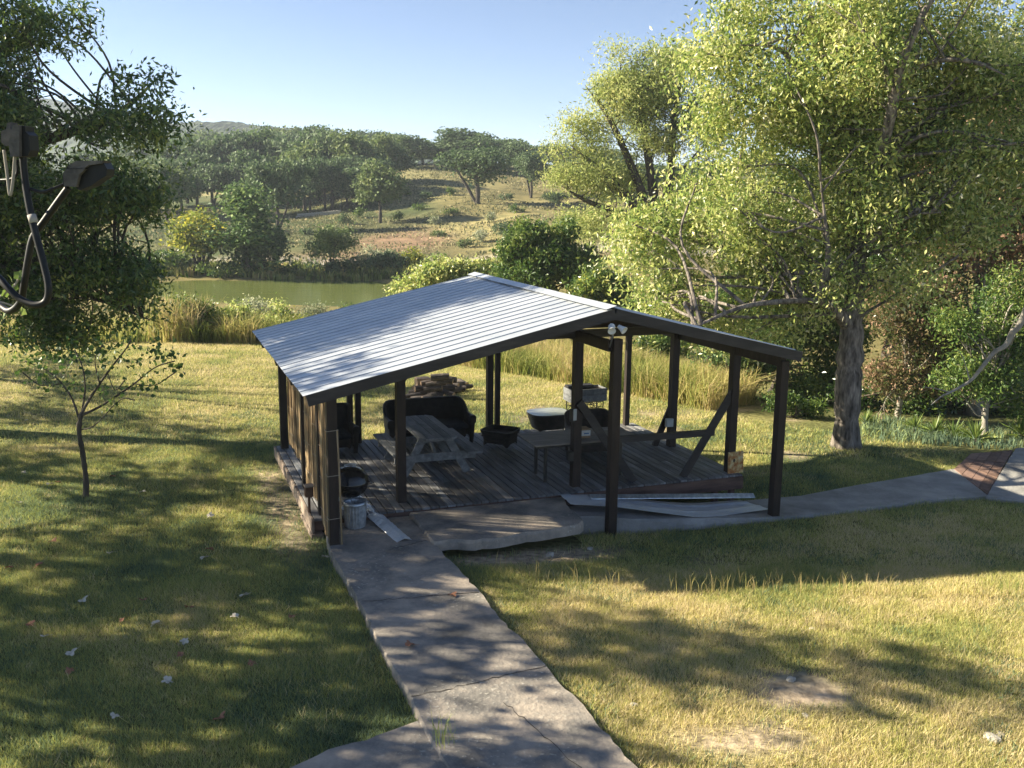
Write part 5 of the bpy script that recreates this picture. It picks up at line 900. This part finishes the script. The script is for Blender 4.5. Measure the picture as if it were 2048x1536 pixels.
# broad leaved weeds and dry tufts that break up the turf
x, y, s_ = lawn(240000, 7.6, 24, 44); cw = fbm(x, y, .55, 51); k_ = cw > .60; xw, yw = x[k_], y[k_]; r_ = np.random.default_rng(45); m_ = len(xw)
blades('lawn_weeds', 'patches of darker broad leaved weeds in the lawn', 'weeds', xw, yw, r_.uniform(.03, .095, m_), r_.uniform(.005, .011, m_), np.clip(.08+r_.normal(size=m_)*.1, 0, 1), 'grass', 1.6, seed=46)
k_ = fbm(x, y, .4, 61) > .63; xw, yw = x[k_], y[k_]; m_ = len(xw)
blades('dry_tufts', 'dry straw coloured tufts scattered in the lawn', 'grass', xw, yw, r_.uniform(.04, .12, m_), r_.uniform(.003, .006, m_), np.clip(.85+r_.normal(size=m_)*.12, 0, 1), 'grass', 1.2, seed=47)
# seed stalks along the little crest right of the walkway and at edges
pts = []; r_ = np.random.default_rng(15)
for u in np.concatenate([r_.uniform(1200, 2060, 150), r_.uniform(920, 1200, 25)]):
    v = np.interp(u, [900, 970, 1122, 1298, 1556, 2060], [1110, 1140, 1172, 1190, 1186, 1203])+r_.normal()*5; P = G(u, v, -.27); pts.append(P[:2])
pts = np.array(pts); n_ = len(pts)
h = r_.uniform(.13, .36, n_); blades('seed_stalks', 'thin seed stalks along the sunny crest of the right lawn', 'grass', np.repeat(pts[:, 0], 2), np.repeat(pts[:, 1], 2), np.repeat(h, 2), np.full(n_*2, .0035), np.clip(.75+r_.normal(size=n_*2)*.1, 0, 1), 'tallgrass', .5, seed=8, seg=2)
# slab edge tufts
pts = []; 
for q in (Pwalk, Pslab, Pcp, Pside):
    for p in q[::1]:
        for _ in range(9): pts.append(p+r_.normal(size=2)*.045)
pts = np.array(pts); pts = pts[(pts[:, 1] > 7.5)]; ok = np.ones(len(pts), bool)
for q in (Pwalk, Pside, Pslab, Pcp, Prs, pav_q, brk): ok &= ~inpoly(pts[:, 0], pts[:, 1], q)
pts = pts[ok]; n_ = len(pts); blades('edge_grass', 'longer untrimmed grass along the concrete edges', 'grass', pts[:, 0], pts[:, 1], r_.uniform(.05, .17, n_), np.full(n_, .004), np.clip(.3+r_.normal(size=n_)*.15, 0, 1), 'grass', .8, seed=9, seg=2)
# weed in the crack between walk and side path
P = G(890, 1490, -.14); t = thing('weed', 'tall thin weed growing from the crack where the two concrete paths meet', 'weed', P)
n_ = 34; blades('stems', None, None, r_.normal(size=n_)*.05, r_.normal(size=n_)*.07, r_.uniform(.1, .42, n_), np.full(n_, .004), r_.uniform(.25, .6, n_), 'grass', .5, None, 3, 2, t, np.zeros(n_))
# tall grass behind the lawn
def tall(name, label, poly, n_, h0, h1, seed, vmid, wd=.009, mt='tallgrass', nclump=.5, lean=.5):
    r_ = np.random.default_rng(seed); P = np.array(poly); x = r_.uniform(P[:, 0].min(), P[:, 0].max(), n_*3); y = r_.uniform(P[:, 1].min(), P[:, 1].max(), n_*3); ok = inpoly(x, y, P); x, y = x[ok][:n_], y[ok][:n_]
    cn = fbm(x, y, nclump, seed); ok = cn > .32; x, y, cn = x[ok], y[ok], cn[ok]; m_ = len(x); h = (h0+(h1-h0)*fbm(x, y, 1.5, seed+1)*1.3)*(.6+.6*r_.random(m_))
    v = np.clip(vmid+(fbm(x, y, .9, seed+2)-.5)*1.3+(r_.random(m_)-.5)*.5, 0, 1); return blades(name, label, 'grass', x, y, h, wd*(.6+.8*r_.random(m_)), v, mt, lean, seed=seed, seg=2)
tall('tall_grass', 'tall yellow and rust coloured grass along the back of the lawn behind the pavilion', [(-4, 35.5), (-.4, 31.2), (3.9, 26.7), (5.2, 25), (7, 27), (6, 31), (4, 37), (-3, 41)], 30000, .45, 1.15, 81, .56, .012, lean=1.1)
tall('reed_bank', 'pale plumed reeds and grasses at the near pond edge left of the roof', [(-13.4, 35.8), (-8.6, 36.4), (-3, 37), (-1, 44), (-7, 46), (-13.5, 42)], 20000, .6, 1.25, 82, .3, .015, lean=.9)
tall('pale_reed_clump', 'tall pale plume grass clump at the left end of the reed bank', [(-13.9, 36.3), (-12.2, 36.2), (-12, 38.2), (-13.8, 38.4)], 1500, 1.1, 1.9, 83, .85, .013, lean=.5)
tall('tan_grass', 'tan dry grass behind the far left lawn', [(-30, 35), (-14, 35.6), (-14, 42), (-32, 42)], 12000, .4, 1., 84, .55, .014)
M['slopegrass'] = leafmat('slope_grass', [(0, (.08, .10, .05)), (.4, (.20, .20, .10)), (.75, (.38, .33, .18)), (1, (.5, .43, .27))], .3, .7, .1, nscale=.06, namp=.4)
tall('slope_grass', 'straw coloured wild grass over the slope across the pond', [(-60, 93), (-6, 93), (40, 84), (60, 150), (30, 200), (-30, 200), (-60, 150)], 42000, .12, .42, 85, .5, .10, mt='slopegrass', nclump=9, lean=1.6)
tall('bank_grass', 'rough green and tan grass on the far pond bank', [(-50, 87.4), (4, 86), (4, 94), (-50, 94)], 9000, .3, .9, 86, .3, .10, nclump=2)
tall('weeds', 'leafy weeds and low plants in front of the thicket on the right', [(8.1, 22.1), (10.8, 20.9), (14, 20.5), (15, 24), (9.5, 25)], 3200, .1, .3, 87, .05, .016, mt='grass', lean=.8)
# yuccas / palmettos at the edge of the thicket
t0 = None
for i, (u, v, s_, lb) in enumerate([(1868, 872, 1.0, 'spiky yucca in the middle of the row below the thicket'), (1905, 878, .95, 'spiky yucca between the middle one and the one near the path'), (1830, 862, .85, 'spiky yucca farthest left in the row below the thicket'), (1950, 886, 1.1, 'wide fan leaved yucca right of the row, beside the paver patch'), (2040, 878, 1.2, 'large yucca cut by the right edge of the picture'), (1730, 850, .8, 'spiky yucca just right of the pecan trunk')]):
    P, z = onz(u, v, -.5)
    if t0 is None:
        t0 = thing('yucca', lb, 'yucca', (0, 0, 0), 0, 'yuccas below the thicket'); r_ = np.random.default_rng(77); mb = MB(); n_ = 60
        for k in range(n_):
            a = r_.random()*2*PI; el = r_.uniform(.1, 1.35); L_ = r_.uniform(.38, .58); d = np.array([math.cos(a)*math.cos(el), math.sin(a)*math.cos(el), math.sin(el)]); sd_ = np.array([-math.sin(a), math.cos(a), 0])*.018; c_ = np.array([0, 0, .08]); m_ = c_+d*L_*.5; e_ = c_+d*L_-np.array([0, 0, .05*math.cos(el)])
            mb.add([c_-sd_*.6, c_+sd_*.6, m_+sd_, e_, m_-sd_], [(0, 1, 2, 3, 4)])
        lo = mb.build('leaf_rosette', M['l_bush'], t0); at_ = lo.data.attributes.new('v', 'FLOAT', 'POINT'); at_.data.foreach_set('value', np.repeat(r_.random(n_)*.4+.45, 5).astype(np.float32)); mb = MB(); mb.tube([(0, 0, -.05), (0, 0, .12)], .05, 8); mb.build('stem', M['bark'], t0); o = t0
    else: o = copy_tree(t0)
    o.location = (P[0], P[1], z); o.scale = (s_, s_, s_); o.rotation_euler[2] = i*1.3; tag(o, lb, 'yucca', 'yuccas below the thicket')
# fallen sycamore leaves on the left lawn
def leafmesh(name, mt, seed):
    r_ = np.random.default_rng(seed); mb = MB(); n_ = 20; V = [(0, 0, .012)]
    for k in range(n_): a = 2*PI*k/n_; rr = .075*(.55+.45*abs(math.cos(a*2.5)))*(1 if k else .8); V.append((rr*math.cos(a), rr*math.sin(a), .018*math.cos(2*a+seed)+.014+.008*r_.random()))
    mb.add(V, [(0, k+1, (k+1) % n_+1) for k in range(n_)]); mb.tube([(0, 0, .01), (-.07, .01, .008), (-.11, .015, .012)], .0022, 4); return mb.build(name, M[mt])
LM = [leafmesh('fallen_leaf', 'deadleaf_pale', 1), leafmesh('fallen_leaf', 'deadleaf_brown', 2)]; used = [False, False]; r_ = random.Random(3)
for u, v, k in [(107, 1088, 1), (79, 1137, 1), (18, 1142, 1), (220, 1112, 0), (409, 1122, 0), (286, 1207, 1), (378, 1222, 1), (167, 1207, 0), (313, 1255, 0), (370, 1290, 0), (90, 1280, 0), (60, 1256, 1), (144, 1313, 0), (247, 1246, 1), (421, 1037, 0), (285, 989, 0), (57, 790, 0), (53, 845, 0), (48, 950, 0), (39, 1010, 0), (489, 1198, 0), (229, 1440, 0), (504, 1335, 1), (440, 1445, 1), (117, 970, 1), (100, 973, 0), (420, 1105, 1), (225, 958, 1), (335, 1370, 0), (140, 1350, 1), (585, 1240, 1), (362, 1318, 1), (650, 1120, 0), (470, 1240, 0), (905, 1190, 1), (820, 1290, 1)]:
    P, z = onz(u, v); o = LM[k] if not used[k] else copy_tree(LM[k]); used[k] = True; o.location = (P[0], P[1], z+.045); o.rotation_euler = (r_.uniform(-.4, .4), r_.uniform(-.4, .4), r_.uniform(0, 6)); q = r_.uniform(.7, 1.05); o.scale = (q, q, q)
    tag(o, ['pale dry sycamore leaf fallen on the left lawn', 'russet brown sycamore leaf fallen on the left lawn'][k] if u < 700 else ['pale dry leaf on the concrete walkway', 'russet leaf on the far half of the walkway'][k] if u != 820 else 'russet leaf near the left edge of the walkway', 'fallen leaf', ['pale fallen leaves', 'russet fallen leaves'][k] if u < 700 else None)
    if u > 700: o.location = [float(c) for c in G(u, v, -.085)]; o.rotation_euler[0] *= .3; o.rotation_euler[1] *= .3
# leafy twig close to the camera behind the cable
b0 = D(-60, 640, 3.4); t = thing('leafy_twig', 'bright green sycamore twig at the left edge behind the hanging cable', 'twig', b0); mb = MB(); mb.tube(smooth([b0, D(-10, 600, 3.4), D(25, 575, 3.4), D(40, 552, 3.4)], 4)-b0, .004, 6); mb.tube(smooth([D(-10, 600, 3.4), D(20, 610, 3.4), D(45, 618, 3.4)], 4)-b0, .003, 6); mb.build('stem', M['pale_bark'], t)
for k, (u, v, s_, rr) in enumerate([(38, 550, .9, .3), (20, 556, .8, 2.), (12, 585, .9, 4.), (46, 622, .8, 1.), (8, 628, .9, 5), (30, 575, .6, 3)]):
    mb = MB(); n_ = 15; V = [(0, 0, .003)]+[(.048*(.5+.5*abs(math.cos(2*PI*j/n_*2.5)))*math.cos(2*PI*j/n_), .048*(.5+.5*abs(math.cos(2*PI*j/n_*2.5)))*math.sin(2*PI*j/n_), .006*math.cos(4*PI*j/n_)) for j in range(n_)]
    mb.add(V, [(0, j+1, (j+1) % n_+1) for j in range(n_)]); o = mb.build('leaf', M['l_bush'], t); at_ = o.data.attributes.new('v', 'FLOAT', 'POINT'); at_.data.foreach_set('value', np.full(n_+1, .62 if k != 3 else .8, np.float32)); o.location = D(u, v, 3.4)-b0; o.rotation_euler = (R(60), .3*k, rr); o.scale = (s_*.5,)*3

# ------------------------------------------------------------------ haze
mb = MB(); mb.add([(x, y, z) for z in (-9, 118) for (x, y) in ((-2600, -400), (2600, -400), (2600, 3100), (-2600, 3100))], [(3, 2, 1, 0), (4, 5, 6, 7), (0, 1, 5, 4), (1, 2, 6, 5), (2, 3, 7, 6), (3, 0, 4, 7)])
hm = bpy.data.materials.new('haze_air'); hm.use_nodes = True; n = hm.node_tree; n.nodes.remove(n.nodes['Principled BSDF']); pv = n.nodes.new('ShaderNodeVolumePrincipled'); pv.inputs['Density'].default_value = .00035; pv.inputs['Color'].default_value = (.8, .88, 1, 1); pv.inputs['Anisotropy'].default_value = .2
n.links.new(pv.outputs[0], n.nodes['Material Output'].inputs['Volume']); hz = mb.build('haze', hm); hz['kind'] = 'stuff'
